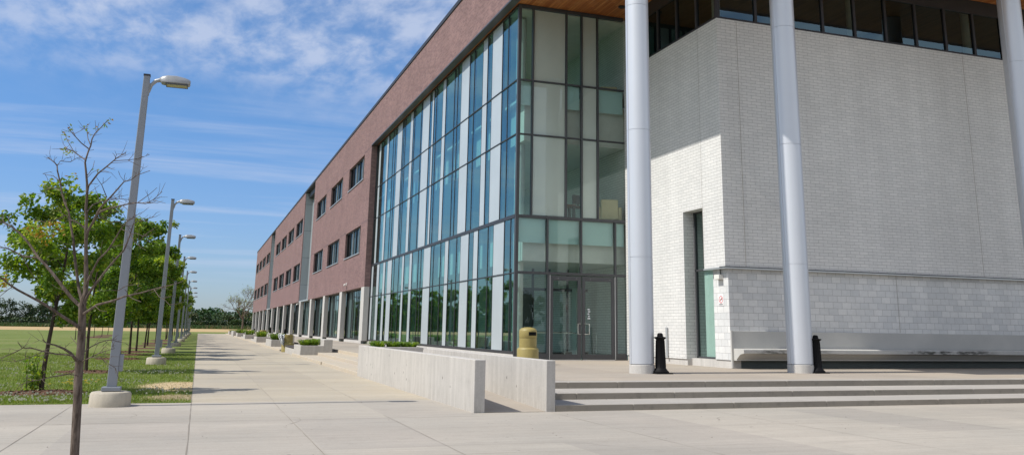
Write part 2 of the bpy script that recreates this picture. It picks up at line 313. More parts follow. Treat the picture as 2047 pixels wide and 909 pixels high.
LIMBS=[[(-0.858,8.6,0.285,0.0352),(-0.875,8.607,0.485,0.0317),(-0.904,8.614,0.931,0.0312),(-0.917,8.618,1.069,0.031),(-0.925,8.625,1.229,0.0309),(-0.927,8.619,1.357,0.0305),(-0.941,8.628,1.54,0.0287),(-0.953,8.595,1.695,0.0266),(-0.943,8.614,1.806,0.0199),(-0.95,8.635,1.901,0.0182),(-0.975,8.625,2.11,0.0144),(-0.992,8.637,2.254,0.0133),(-1.001,8.608,2.36,0.0124),(-1.007,8.624,2.427,0.0119),(-1.023,8.617,2.54,0.011),(-1.029,8.631,2.653,0.01),(-1.042,8.634,2.764,0.009),(-1.058,8.613,2.858,0.0081),(-1.077,8.623,2.944,0.0072),(-1.074,8.628,2.982,0.0068),(-1.065,8.655,3.06,0.0061),(-1.052,8.651,3.106,0.0056),(-1.046,8.629,3.162,0.0049),(-1.034,8.656,3.214,0.0044),(-0.996,8.632,3.259,0.0038),(-0.959,8.653,3.322,0.0031),(-0.932,8.635,3.354,0.0027)],[(-0.946,8.6,1.507,0.0137),(-0.968,8.53,1.532,0.0128),(-1.028,8.515,1.572,0.0119),(-1.084,8.438,1.612,0.011),(-1.134,8.389,1.651,0.0101),(-1.216,8.369,1.705,0.0093),(-1.31,8.315,1.758,0.0084),(-1.402,8.242,1.81,0.0076),(-1.464,8.218,1.851,0.0068),(-1.522,8.152,1.905,0.0059),(-1.627,8.107,1.97,0.0051)],[(-1.431,8.15,1.825,0.0032),(-1.441,8.045,1.798,0.0026),(-1.488,7.94,1.773,0.0019)],[(-1.447,8.15,1.813,0.0032),(-1.462,8.045,1.774,0.0024),(-1.479,7.94,1.732,0.0015)],[(-0.964,8.6,1.695,0.015),(-0.992,8.651,1.712,0.0143),(-1.062,8.663,1.776,0.0135),(-1.148,8.702,1.872,0.0127),(-1.23,8.729,1.969,0.0119),(-1.315,8.764,2.059,0.0111),(-1.369,8.797,2.106,0.0103),(-1.409,8.842,2.152,0.0095),(-1.473,8.89,2.232,0.0087),(-1.525,8.902,2.292,0.0078),(-1.585,8.964,2.339,0.007),(-1.641,8.986,2.379,0.0061),(-1.69,9.021,2.404,0.0053),(-1.731,9.077,2.424,0.0045),(-1.818,9.099,2.435,0.0036)],[(-1.373,8.825,2.108,0.0075),(-1.499,8.846,2.118,0.0067),(-1.585,8.867,2.163,0.0059),(-1.638,8.888,2.185,0.0051),(-1.697,8.909,2.192,0.0043),(-1.776,8.93,2.182,0.0035)],[(-1.653,8.938,2.382,0.0027),(-1.68,9.016,2.442,0.0021),(-1.702,9.095,2.49,0.0016)],[(-1.646,8.9,2.378,0.0026),(-1.643,9.04,2.415,0.0016)],[(-1.705,8.938,2.415,0.0027),(-1.73,9.016,2.453,0.0021),(-1.741,9.095,2.488,0.0016)],[(-1.599,8.9,2.35,0.0027),(-1.657,9.04,2.338,0.0013)],[(-1.59,8.9,2.157,0.0031),(-1.628,8.97,2.143,0.0022),(-1.657,9.04,2.121,0.0013)],[(-1.494,8.825,2.112,0.0039),(-1.443,8.878,2.009,0.0031),(-1.376,8.93,1.905,0.0022)],[(-1.635,8.825,2.367,0.0022),(-1.678,8.93,2.349,0.0013)],[(-0.952,8.6,1.729,0.0129),(-0.968,8.623,1.746,0.0124),(-1.003,8.681,1.832,0.0119),(-1.04,8.723,1.962,0.0114),(-1.071,8.759,2.076,0.0108),(-1.096,8.77,2.194,0.0103),(-1.112,8.806,2.263,0.0097),(-1.138,8.848,2.341,0.0092),(-1.172,8.893,2.447,0.0086),(-1.192,8.902,2.529,0.0081),(-1.246,8.963,2.624,0.0075),(-1.281,9.0,2.71,0.0069),(-1.316,9.038,2.819,0.0063),(-1.348,9.04,2.915,0.0057),(-1.369,9.112,2.977,0.0051),(-1.389,9.113,3.002,0.0045),(-1.434,9.158,3.037,0.0039),(-1.468,9.204,3.058,0.0033)],[(-1.305,8.975,2.811,0.0037),(-1.379,9.033,2.87,0.003),(-1.427,9.092,2.88,0.0023),(-1.485,9.15,2.9,0.0016)],[(-1.336,8.9,2.94,0.0036),(-1.321,8.935,2.993,0.0032),(-1.241,8.97,2.998,0.0028),(-1.202,9.005,3.04,0.0023),(-1.157,9.04,3.071,0.0019)],[(-1.289,8.975,2.733,0.0032),(-1.351,9.033,2.758,0.0026),(-1.406,9.092,2.756,0.002),(-1.471,9.15,2.713,0.0014)],[(-1.388,8.975,2.745,0.0023),(-1.437,9.062,2.778,0.0018),(-1.482,9.15,2.806,0.0014)],[(-1.153,8.75,2.433,0.0049),(-1.193,8.768,2.486,0.0041),(-1.278,8.785,2.439,0.0033),(-1.365,8.802,2.42,0.0025),(-1.46,8.82,2.439,0.0018)],[(-1.357,8.75,2.418,0.0026),(-1.41,8.785,2.427,0.002),(-1.387,8.82,2.388,0.0013)],[(-1.009,8.675,2.366,0.0075),(-1.084,8.687,2.417,0.006),(-1.123,8.698,2.438,0.0046),(-1.152,8.71,2.433,0.0031)],[(-1.027,8.6,2.662,0.0084),(-1.013,8.516,2.724,0.0074),(-0.948,8.483,2.832,0.0064),(-0.879,8.381,2.878,0.0054),(-0.828,8.333,2.923,0.0045),(-0.793,8.28,2.947,0.0035),(-0.72,8.185,2.984,0.0026)],[(-0.825,8.375,2.937,0.0035),(-0.711,8.34,2.946,0.0028),(-0.618,8.305,2.961,0.0022),(-0.535,8.27,2.997,0.0015)],[(-0.714,8.375,2.952,0.0026),(-0.647,8.322,2.917,0.002),(-0.579,8.27,2.878,0.0013)],[(-0.8,8.3,2.95,0.0022),(-0.812,8.23,2.967,0.0017),(-0.819,8.16,2.967,0.0013)],[(-0.87,8.3,2.866,0.0022),(-0.823,8.23,2.844,0.0017),(-0.789,8.16,2.84,0.0013)],[(-0.902,8.3,2.837,0.0021),(-0.863,8.23,2.82,0.0017),(-0.82,8.16,2.799,0.0013)],[(-1.073,8.6,2.963,0.0053),(-1.137,8.689,3.012,0.0046),(-1.204,8.769,3.063,0.0038),(-1.281,8.823,3.089,0.0031),(-1.335,8.9,3.103,0.0023)],[(-1.219,8.9,3.088,0.0032),(-1.291,8.97,3.194,0.0025),(-1.338,9.04,3.289,0.0019)],[(-1.061,8.6,3.068,0.0049),(-1.11,8.492,3.093,0.004),(-1.171,8.396,3.15,0.003),(-1.204,8.286,3.183,0.0021)],[(-1.075,8.375,3.056,0.0017),(-1.06,8.322,3.078,0.0015),(-1.058,8.27,3.073,0.0013)],[(-1.053,8.6,3.11,0.004),(-1.085,8.685,3.17,0.0033),(-1.108,8.738,3.248,0.0026),(-1.125,8.8,3.311,0.0018)],[(-1.026,8.675,3.238,0.0023),(-1.038,8.692,3.296,0.0018),(-1.05,8.71,3.35,0.0014)],[(-1.02,8.675,3.252,0.0023),(-1.018,8.692,3.298,0.0018),(-1.015,8.71,3.334,0.0014)],[(-1.043,8.6,3.125,0.0018),(-1.02,8.6,3.136,0.0016),(-1.004,8.6,3.142,0.0013)],[(-1.055,8.6,3.051,0.0018),(-1.031,8.6,3.057,0.0016),(-1.016,8.6,3.063,0.0013)],[(-1.045,8.6,2.821,0.0035),(-1.025,8.758,2.923,0.0026),(-1.036,8.907,3.013,0.0016)],[(-1.061,8.75,2.826,0.0027),(-1.03,8.785,2.884,0.002),(-0.996,8.82,2.915,0.0014)],[(-0.99,8.6,2.268,0.0109),(-0.979,8.558,2.334,0.01),(-0.942,8.491,2.399,0.0091),(-0.903,8.449,2.505,0.0082),(-0.861,8.411,2.568,0.0074),(-0.81,8.358,2.621,0.0065),(-0.759,8.292,2.68,0.0056),(-0.713,8.268,2.745,0.0047),(-0.658,8.206,2.753,0.0039),(-0.606,8.153,2.792,0.003),(-0.505,8.08,2.826,0.0021)],[(-0.835,8.3,2.603,0.0039),(-0.878,8.23,2.698,0.0027),(-0.923,8.16,2.757,0.0015)],[(-0.887,8.3,2.716,0.0026),(-0.846,8.23,2.739,0.0019),(-0.809,8.16,2.765,0.0013)],[(-0.878,8.3,2.726,0.0021),(-0.867,8.16,2.752,0.0013)],[(-0.716,8.3,2.754,0.0022),(-0.711,8.23,2.787,0.0017),(-0.7,8.16,2.803,0.0013)],[(-1.009,8.6,2.508,0.0057),(-0.979,8.674,2.579,0.005),(-0.933,8.766,2.622,0.0042),(-0.854,8.85,2.654,0.0035),(-0.795,8.933,2.68,0.0027),(-0.715,8.994,2.682,0.0019)],[(-0.868,8.9,2.672,0.0023),(-0.792,8.97,2.704,0.0019),(-0.732,9.04,2.736,0.0014)],[(-0.939,8.825,2.625,0.0027),(-0.983,8.877,2.717,0.0021),(-1.012,8.93,2.782,0.0014)],[(-1.046,8.825,2.701,0.0023),(-1.015,8.878,2.738,0.0018),(-0.972,8.93,2.794,0.0014)],[(-0.933,8.6,2.473,0.0079),(-0.898,8.526,2.501,0.0072),(-0.825,8.437,2.53,0.0064),(-0.74,8.388,2.546,0.0057),(-0.657,8.317,2.564,0.005),(-0.586,8.224,2.565,0.0042),(-0.516,8.158,2.553,0.0035),(-0.457,8.084,2.579,0.0028),(-0.389,8.009,2.643,0.0021)],[(-0.575,8.15,2.559,0.0034),(-0.486,8.045,2.621,0.0024),(-0.428,7.94,2.665,0.0015)],[(-0.46,8.15,2.585,0.0026),(-0.406,8.045,2.562,0.0019),(-0.35,7.94,2.539,0.0013)],[(-0.695,8.225,2.533,0.0026),(-0.658,8.137,2.499,0.0019),(-0.633,8.05,2.469,0.0013)],[(-0.805,8.225,2.505,0.0021),(-0.768,8.137,2.518,0.0017),(-0.735,8.05,2.521,0.0012)],[(-0.945,8.6,2.437,0.0048),(-0.918,8.689,2.475,0.0043),(-0.879,8.741,2.467,0.0037),(-0.83,8.826,2.449,0.0031),(-0.771,8.918,2.467,0.0025),(-0.754,9.006,2.44,0.0019)],[(-0.836,8.9,2.457,0.0027),(-0.813,8.97,2.429,0.0021),(-0.807,9.04,2.432,0.0014)],[(-0.932,8.9,2.498,0.0023),(-0.883,8.947,2.542,0.002),(-0.817,8.993,2.566,0.0017),(-0.766,9.04,2.569,0.0014)],[(-0.944,8.6,1.865,0.0095),(-0.928,8.539,1.914,0.0087),(-0.895,8.482,1.99,0.008),(-0.855,8.435,2.086,0.0072),(-0.789,8.393,2.161,0.0065),(-0.749,8.337,2.226,0.0058),(-0.723,8.288,2.278,0.005),(-0.687,8.231,2.344,0.0043),(-0.651,8.199,2.392,0.0036),(-0.615,8.145,2.418,0.0028),(-0.567,8.104,2.45,0.0021)],[(-0.685,8.225,2.333,0.003),(-0.63,8.137,2.307,0.0021),(-0.598,8.05,2.275,0.0012)],[(-0.953,8.6,1.704,0.0112),(-0.937,8.591,1.746,0.0104),(-0.885,8.53,1.851,0.0096),(-0.851,8.521,1.904,0.0088),(-0.795,8.491,1.994,0.008),(-0.729,8.471,2.092,0.0073),(-0.667,8.435,2.169,0.0065),(-0.647,8.438,2.235,0.0057),(-0.627,8.395,2.306,0.0049),(-0.61,8.356,2.389,0.0041),(-0.579,8.355,2.417,0.0033),(-0.519,8.309,2.428,0.0025),(-0.454,8.302,2.461,0.0017)],[(-0.622,8.375,2.304,0.0035),(-0.581,8.34,2.316,0.0028),(-0.517,8.305,2.29,0.0022),(-0.456,8.27,2.296,0.0015)],[(-0.617,8.375,2.296,0.0035),(-0.586,8.34,2.247,0.0027),(-0.515,8.305,2.191,0.002),(-0.479,8.27,2.169,0.0013)],[(-0.521,8.375,2.296,0.0022),(-0.53,8.322,2.256,0.0017),(-0.545,8.27,2.234,0.0013)],[(-0.523,8.375,2.431,0.0026),(-0.474,8.322,2.41,0.002),(-0.435,8.27,2.398,0.0013)],[(-0.941,8.6,1.628,0.012),(-0.91,8.515,1.645,0.0107),(-0.825,8.443,1.708,0.0094),(-0.694,8.356,1.744,0.0082),(-0.605,8.254,1.778,0.0069),(-0.475,8.157,1.808,0.0057),(-0.356,8.091,1.845,0.0045),(-0.254,7.968,1.868,0.0032),(-0.17,7.884,1.891,0.002)],[(-0.566,8.075,1.778,0.0037),(-0.568,7.952,1.806,0.0026),(-0.58,7.83,1.821,0.0016)],[(-0.558,8.075,1.774,0.0041),(-0.518,7.952,1.752,0.0028),(-0.449,7.83,1.727,0.0016)],[(-0.374,8.075,1.836,0.0029),(-0.326,7.993,1.774,0.0023),(-0.275,7.912,1.747,0.0018),(-0.226,7.83,1.698,0.0012)],[(-0.655,8.15,1.819,0.0029),(-0.593,8.08,1.855,0.0023),(-0.541,8.01,1.865,0.0018),(-0.477,7.94,1.87,0.0012)],[(-0.541,8.15,1.785,0.0025),(-0.508,8.045,1.823,0.0019),(-0.46,7.94,1.849,0.0012)],[(-0.818,8.225,1.695,0.0029),(-0.768,8.137,1.658,0.002),(-0.711,8.05,1.65,0.0012)],[(-0.855,8.6,1.911,0.0026),(-0.847,8.69,1.872,0.0022),(-0.855,8.819,1.837,0.0018)],[(-0.849,8.75,1.835,0.0026),(-0.784,8.785,1.842,0.0022),(-0.706,8.82,1.845,0.0018)],[(-0.923,8.6,1.238,0.0144),(-0.946,8.509,1.261,0.0123),(-0.983,8.453,1.312,0.0103),(-1.027,8.35,1.35,0.0082),(-1.084,8.258,1.38,0.0062),(-1.13,8.182,1.392,0.0043),(-1.154,8.085,1.425,0.0024)],[(-0.92,8.225,1.291,0.0065),(-0.978,8.203,1.307,0.006),(-1.053,8.181,1.311,0.0054),(-1.153,8.159,1.334,0.0049),(-1.215,8.137,1.354,0.0044),(-1.286,8.116,1.359,0.0038),(-1.317,8.094,1.335,0.0033),(-1.427,8.072,1.277,0.0028),(-1.487,8.05,1.249,0.0023)],[(-1.164,8.225,1.329,0.0032),(-1.205,8.167,1.299,0.0028),(-1.263,8.108,1.272,0.0024),(-1.331,8.05,1.255,0.0019)],[(-1.31,8.225,1.355,0.0028),(-1.317,8.137,1.384,0.0022),(-1.318,8.05,1.401,0.0016)],[(-1.164,8.225,1.333,0.0024),(-1.115,8.137,1.351,0.0019),(-1.037,8.05,1.365,0.0014)],[(-0.939,8.6,1.279,0.0051),(-0.858,8.664,1.357,0.0046),(-0.797,8.719,1.394,0.004),(-0.735,8.786,1.415,0.0034),(-0.693,8.844,1.41,0.0028),(-0.656,8.91,1.396,0.0022)],[(-0.904,8.6,1.238,0.0055),(-0.833,8.51,1.274,0.0045),(-0.764,8.46,1.313,0.0036),(-0.697,8.367,1.336,0.0026),(-0.64,8.301,1.354,0.0017)],[(-0.82,8.375,1.278,0.0037),(-0.738,8.349,1.279,0.0032),(-0.698,8.322,1.246,0.0027),(-0.616,8.296,1.197,0.0022),(-0.597,8.27,1.156,0.0017)],[(-0.921,8.6,1.123,0.0047),(-0.938,8.544,1.13,0.0042),(-1.003,8.51,1.14,0.0038),(-1.092,8.454,1.123,0.0033),(-1.177,8.381,1.1,0.0028),(-1.245,8.34,1.093,0.0024),(-1.298,8.298,1.068,0.002)],[(-0.932,8.6,1.349,0.003),(-1.003,8.717,1.413,0.0024),(-1.041,8.816,1.441,0.0017)],[(-0.932,8.6,1.254,0.0034),(-0.961,8.502,1.237,0.0025),(-1.007,8.381,1.214,0.0016)]]
TIPS=[(-1.288,8.7,3.228),(-1.272,8.7,3.193),(-1.257,8.7,3.167),(-1.226,8.7,3.147),(-1.229,8.7,3.271),(-1.228,8.7,3.234),(-1.117,8.7,3.29),(-1.095,8.7,3.241),(-1.021,8.7,3.28),(-0.951,8.7,3.362),(-0.923,8.7,3.374),(-0.96,8.7,3.333),(-0.986,8.7,2.891),(-1.248,8.7,3.058),(-1.234,8.7,3.041),(-1.194,8.7,3.044),(-1.274,8.7,3.07),(-1.154,8.7,2.838),(-1.181,8.7,2.827),(-1.132,8.7,2.822)]
OCHRE=[(-1.434,8.75,2.374),(-1.388,8.75,2.35),(-1.359,8.75,2.334),(-1.335,8.75,2.366),(-1.314,8.75,2.389),(-1.289,8.75,2.412),(-1.26,8.75,2.401),(-1.233,8.75,2.371),(-1.343,8.75,2.3),(-1.317,8.75,2.279),(-1.406,8.75,2.305),(-1.222,8.75,2.341),(-1.27,8.75,2.347),(-1.455,8.75,2.329),(-1.615,8.75,1.902),(-1.597,8.75,1.877),(-1.619,8.75,1.872)]
SKY_STR = .125; SUN_STR = 4.6; EXPO = 0.15; CLOUD = (4.4,4.9,6.1,1); CLOUD_FILL = (7.2,7.3,7.5,1)  # second cloud colour: bright cloud added out of view as fill light
# ------------------------------------------------------------------ the ground
rnd = random.Random(11)
def sheet(name, polys, m, z, kind='structure'):
    b = MB()
    for x0,x1,y0,y1 in polys: b.face([(x0,y0,z),(x1,y0,z),(x1,y1,z),(x0,y1,z)])
    return tag(b.build(name, m), kind=kind)
sheet('ground', [(-4000,4000,-4000,4000)], M['ground'], -.03)
sheet('field', [(-700,700,238,462)], M['field'], -.018)
sheet('lawn', [(-400,0,20.1,238),(0,60,187,238)], M['lawn'], .006)
def jointed(name, rects, m, z, lines, w=.012):
    b = MB()
    for x0,x1,y0,y1 in rects: b.face([(x0,y0,z),(x1,y0,z),(x1,y1,z),(x0,y1,z)], 0)
    for (xa,ya),(xb,yb),ww in lines:
        n = max(2, int(math.hypot(xb-xa, yb-ya)/.55)); d = Vector((xb-xa, yb-ya,0)).normalized(); nx, ny = -d.y, d.x; pr = None
        for i in range(n+1):
            f = i/n; k = ww*rnd.uniform(.35,1.25); j = rnd.uniform(-.004,.004)
            x = xa+(xb-xa)*f + nx*j; y = ya+(yb-ya)*f + ny*j
            q = ((x+nx*k, y+ny*k, z+.004), (x-nx*k, y-ny*k, z+.004))
            if pr: b.face([pr[0], pr[1], q[1], q[0]], 1)
            pr = q
    o = b.build(name, [m, M['joint']]); return tag(o, kind='structure')
L = []
for x in (0,1.61): L.append(((x,2),(x,20.1), .008 if x == 0 else .005))
for x in (-2.15,-4.3,-6.4): L.append(((x,2),(x,20.1),.005))
for x in (3.3,6.55,9.9,13.2,16.5): L.append(((x,2),(x,16.7),.004))
for y in (16.18,13.78,11.4): L.append(((-30,y),(5.03 if y>16 else 40,y),.008 if y > 16 else .004))
jointed('plaza', [(-40,5.03,-25,20.1),(5.03,70,-25,16.78)], M['plaza'], .012, L)
L = [((0,20.2),(0,187),.009)]
for x in (1.64,3.38): L.append(((x,20.2),(x,187),.004))
y = 20.45
while y < 186: L.append(((0,y),(5.03,y),.005)); y += 4.1
jointed('walkway', [(0,5.03,20.1,187),(5.03,7.0,51.7,60.6)], M['walk'], .012, L)
cb = MB(); cq = random.Random(31)
for (x,y,a,n) in ((.9,14.6,.5,16),(4.1,12.6,-.25,18),(8.2,14.3,.15,14),(2.6,24.8,.9,12),(-1.1,18.2,-.7,9)):   # hairline cracks in the slabs
    pr = None
    for i in range(n):
        a += cq.gauss(0,.28); x += .16*math.cos(a); y += .16*math.sin(a); k = .0045*cq.uniform(.4,1.2)*(1-abs(i-n/2)/(n*.55)); nx, ny = -math.sin(a), math.cos(a)
        q_ = ((x+nx*k,y+ny*k,.0165),(x-nx*k,y-ny*k,.0165))
        if pr: cb.face([pr[0],pr[1],q_[1],q_[0]])
        pr = q_
for _ in range(70):                                           # grit and leaf bits on the paving
    x = cq.uniform(-3,14); y = cq.uniform(11.5,16.6) if x > 5 else cq.uniform(11.5,30); s_ = cq.uniform(.005,.014)
    if x < 0 and y > 20: continue
    a = cq.uniform(0,6.28); cb.face([(x+s_*math.cos(a+t_),y+s_*math.sin(a+t_)*.8,.017+.006*(k_%2)) for k_,t_ in enumerate((0,1.3,2.9,4.4))], 0)
tag(cb.build('debris', M['joint']), kind='stuff')
# terrace slab in front of the doors and along the brick wing
tb = MB()
tb.box(6.68,62,19.98,27.2,0,.40); tb.box(5.25,62,27.2,30.2,-.01,.40); tb.box(7.0,17,30.2,214,-.01,.40); tb.box(17,46,30.2,66.3,-.01,.38)
terr = tag(tb.build('terrace', M['terrace']), kind='structure')
rb = MB(); rb.face([(5.25,16.8,.016),(6.49,16.8,.016),(6.49,27.2,.40),(5.25,27.2,.40)]); tag(rb.build('ramp', M['terrace']), kind='structure')

# ------------------------------------------------------------------ steps
st = thing('entrance_steps', 'three wide grey concrete steps leading up to the terrace below the silver columns', 'steps', (20,18,0))
for i,(y0,y1,z) in enumerate(((16.78,18.07,.133),(18.07,19.52,.262),(19.52,19.98,.402))):
    b = MB(); x = 6.68; k = 0
    while x < 62:
        w = rnd.choice((2.35,2.35,1.25,3.1)) if k else rnd.uniform(.9,2.2); k += 1
        b.box(x+.006, min(x+w,62)-.006, y0+.001, y1, 0, z + rnd.uniform(-.0015,.0015), 0); x += w
    b.box(6.685,62,y0+.012,y1-.012,0,z-.012,1)
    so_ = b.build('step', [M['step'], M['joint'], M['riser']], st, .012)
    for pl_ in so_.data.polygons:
        if pl_.normal.y < -.9 and pl_.material_index == 0: pl_.material_index = 2  # front faces take the darker dirt-and-shade concrete
ss = thing('side_steps', 'buff concrete steps rising from the walkway between the ramp wall and the first planter', 'steps', (6,38,0))
for (x0,x1,y0,y1,z) in ((5.03,5.95,30.2,39.3,.13),(4.98,5.95,39.3,51.7,.135),(5.95,7.0,30.2,51.7,.265)):
    MB().box(x0,x1,y0+.002,y1,0,z).build('step', M['side_step'], ss, .012)
MB().box(6.985,7.06,30.203,51.7,.2,.406).build('step', M['side_step'], ss, .01)
ss = thing('side_steps', 'buff concrete steps running behind the far planters along the brick wing', 'steps', (6,120,0))
for (x0,x1,y0,y1,z) in ((5.03,5.95,60.6,186,.13),(5.95,7.0,60.6,186,.265)):
    MB().box(x0,x1,y0,y1,0,z).build('step', M['side_step'], ss, .012)
# ------------------------------------------------------------------ ramp walls
w = MB().box(5.03,5.25,16.8,30.2,0,.985).build('ramp_wall', M['cast'], None, .012); tag(w, 'long pale concrete wall with a square end between walkway and ramp', 'wall', 'concrete walls of the ramp')
w = MB().box(6.49,6.68,16.77,27.2,0,.975).build('ramp_wall', M['cast'], None, .012); tag(w, 'pale concrete wall between the ramp and the entrance steps', 'wall', 'concrete walls of the ramp')

# ------------------------------------------------------------------ the school building
BL = thing('school_building', 'long three storey red brick school building with glass entrance hall and white brick block', 'building', (14,60,0))
XB, XG, YD = 11.22, 11.69, 33.8
def rect_wall_x(b, x, depth, y0, y1, z0, z1, holes, mi=0):
    ys = sorted({y0,y1,*[h[0] for h in holes],*[h[1] for h in holes]}); zs = sorted({z0,z1,*[h[2] for h in holes],*[h[3] for h in holes]})
    for ya,yb in zip(ys,ys[1:]):
        for za,zb in zip(zs,zs[1:]):
            cy, cz = (ya+yb)/2, (za+zb)/2
            if any(h[0]<cy<h[1] and h[2]<cz<h[3] for h in holes): continue
            b.face([(x,yb,za),(x,ya,za),(x,ya,zb),(x,yb,zb)], mi)
    for ha,hb,hc,hd in holes:
        b.face([(x,ha,hc),(x+depth,ha,hc),(x+depth,ha,hd),(x,ha,hd)], mi); b.face([(x+depth,hb,hc),(x,hb,hc),(x,hb,hd),(x+depth,hb,hd)], mi)
        b.face([(x,ha,hc),(x,hb,hc),(x+depth,hb,hc),(x+depth,ha,hc)], mi); b.face([(x,hb,hd),(x,ha,hd),(x+depth,ha,hd),(x+depth,hb,hd)], mi)
    e = x + depth
    b.face([(x,y0,z0),(e,y0,z0),(e,y0,z1),(x,y0,z1)], mi); b.face([(e,y1,z0),(x,y1,z0),(x,y1,z1),(e,y1,z1)], mi)
    b.face([(x,y0,z1),(e,y0,z1),(e,y1,z1),(x,y1,z1)], mi); b.face([(x,y1,z0),(e,y1,z0),(e,y0,z0),(x,y0,z0)], mi)
ZL, ZU = (7.21,9.34), (13.0,14.95)
SEC = [(66.35,103.2,[(69.4,77.1),(80.8,88.6),(92.2,99.9)]), (113.3,160.5,[(114.4,122.6),(125.6,133.9),(136.9,145.2),(147.8,156.3)]), (169.3,213.4,[(170.4,179.2),(181.5,190.0),(192.2,200.8),(203.2,211.8)])]
for (y0,y1,wins) in SEC:
    b = MB(); holes = [(a,c,*z) for a,c in wins for z in (ZL,ZU)]
    rect_wall_x(b, XB, .42, y0, y1, 4.51, 17.95, holes)
    for z in (9.42,15.03):                       # expansion joints at the window heads
        ya = y0
        for a,c in sorted(wins)+[(y1,y1)]:
            if a > ya: b.box(XB-.003,XB+.02,ya,a,z,z+.03,1)
            ya = c
    b.build('brick_wall', [M['brick'], M['coping']], BL)
    for a,c in wins:
        for k,(z0,z1) in enumerate((ZL,ZU)):
            fr = MB(); x = XB+.15; t = .075
            fr.box(x,x+.12,a,c,z0,z0+t); fr.box(x,x+.12,a,c,z1-t,z1); fr.box(x,x+.12,a,a+t,z0+t,z1-t); fr.box(x,x+.12,c-t,c,z0+t,z1-t)
            W = c-a
            for q in (.2,.4,.6,.8): fr.box(x-.01 if q in (.2,.6) else x+.005,x+.115,a+W*q-.045,a+W*q+.045,z0+t-.01,z1-t+.01, 1 if q in (.2,.6) else 0)
            fo = fr.build('window', [M['frame'],M['alu']], BL)
            g = MB(); g.face([(x+.06,c-t,z0+t),(x+.06,a+t,z0+t),(x+.06,a+t,z1-t),(x+.06,c-t,z1-t)]); g.build('pane', M['gl_b'], fo)
            MB().box(x+.25,x+.29,a+.02,c-.02,z0+.02,z1-.02).build('blind', M['blind'], fo)
            MB().box(XB-.07,XB+.14,a-.04,c+.04,z0-.055,z0+.012).build('sill', M['alu'], fo)
# zinc recesses between the brick sections
for y0,y1 in ((103.2,113.3),(160.5,169.3)):
    b = MB(); b.box(12.15,12.25,y0-.3,y1+.3,4.6,17.95); b.box(11.67,12.15,y0-.004,y0+.05,4.6,17.9); b.box(11.30,12.14,y1-.055,y1-.004,4.6,17.9); b.box(XB+.05,XB+.09,y0-.004,y0+.05,4.6,17.9)
    zp = b.build('metal_panel', M['zinc'], BL); MB().box(XB+.02,12.15,y0+.05,y1-.06,4.46,4.62).build('ledge', M['alu'], zp)
cp = MB(); cp.box(XB-.05,12.4,21.55,213.45,17.95,18.17); cp.build('coping', M['coping'], BL)
rf = MB(); rf.box(11.66,46,34.4,213.3,17.3,17.9); rf.box(45.5,46,34.4,213.3,.4,17.3); rf.box(11.66,45.5,212.9,213.3,.4,17.3); rf.box(12.3,45.5,66.4,66.7,.4,17.3)
rf.build('roof', M['coping'], BL)
# piers and recessed ground-floor glazing
PY = [66.35+11.085*k for k in range(14)]
pl = MB(); pl.box(11.62,11.98,66.4,213.3,.3,.60); pl.build('plinth', M['pier'], BL)
sof = MB(); sof.box(11.64,12.2,66.4,213.3,4.5,4.6); sof.build('soffit', M['frame_grey'], BL)
for i,y in enumerate(PY):
    p = MB().box(XB+.003,11.62,y,y+1.33,.62,4.508).build('pier', M['pier'], BL, .01)
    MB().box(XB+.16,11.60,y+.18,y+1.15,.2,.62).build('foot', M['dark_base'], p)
    if i < 13:
        ya, yb = y+1.33, PY[i+1]; x = 11.72; pr = random.Random(40+i)
        fr = MB(); fr.box(x,x+.13,ya-1.3,yb,.60,.72); fr.box(x,x+.13,ya-1.3,yb,4.40,4.5)
        xs = [ya-.3]; 
        while xs[-1] < yb-.5: xs.append(xs[-1]+pr.choice((.55,.75,1.05,1.6)))
        for q in xs: fr.box(x+.0,x+.12,q-.03,q+.03,.715,4.405)
        fo = fr.build('glazing', M['frame'], BL)
        g = MB(); g.face([(x+.02,yb,.72),(x+.02,ya-1.3,.72),(x+.02,ya-1.3,4.4),(x+.02,yb,4.4)]); g.build('pane', M['gl_g'], fo)
        pn = MB()
        for a,c in zip(xs,xs[1:]):
            if pr.random() < .4: pn.box(x+.05,x+.07,a+.035,c-.035,.72,4.4)
        pn.build('panel', M['panel'], fo)
rm = MB(); rm.box(11.9,16.4,66.8,212.8,.41,.43); rm.box(11.9,16.4,66.8,212.8,4.62,4.7); rm.box(16.4,16.5,66.8,212.8,.4,4.7); rm.build('interior', M['dark_room'], BL)

# ---- glass entrance hall
UP_M = [66.2,63.85,62.57,61.9,60.33,59.55,58.8,57.3,56.87,56.4,54.78,54.05,53.65,51.8,51.38,49.63,49.0,48.6,48.05,46.55,45.9,44.12,43.5,42.74,41.26,40.42,38.95,38.22,37.48,36.0,35.2]
UP_P = [(65.5,64.85),(62.57,61.9),(58.8,57.3),(54.78,54.05),(51.38,49.63),(49.0,48.6),(46.55,45.9),(42.74,41.26),(38.95,38.22),(37.48,36.0)]
LO_M = [66.2,65.5,64.1,63.2,61.8,61.05,60.2,58.8,58.05,56.6,55.55,55.0,53.4,52.75,51.14,50.45,49.7,48.1,47.46,45.95,45.0,44.3,42.78,42.0,40.6,39.78,39.07,37.57,36.74,35.28,34.47]
LO_P = [(66.2,65.5),(64.1,63.2),(61.8,61.05),(60.2,58.8),(55.55,55.0),(53.4,52.75),(49.7,48.1),(45.0,44.3),(42.0,40.6),(39.78,39.07),(36.74,35.28)]
T = .03
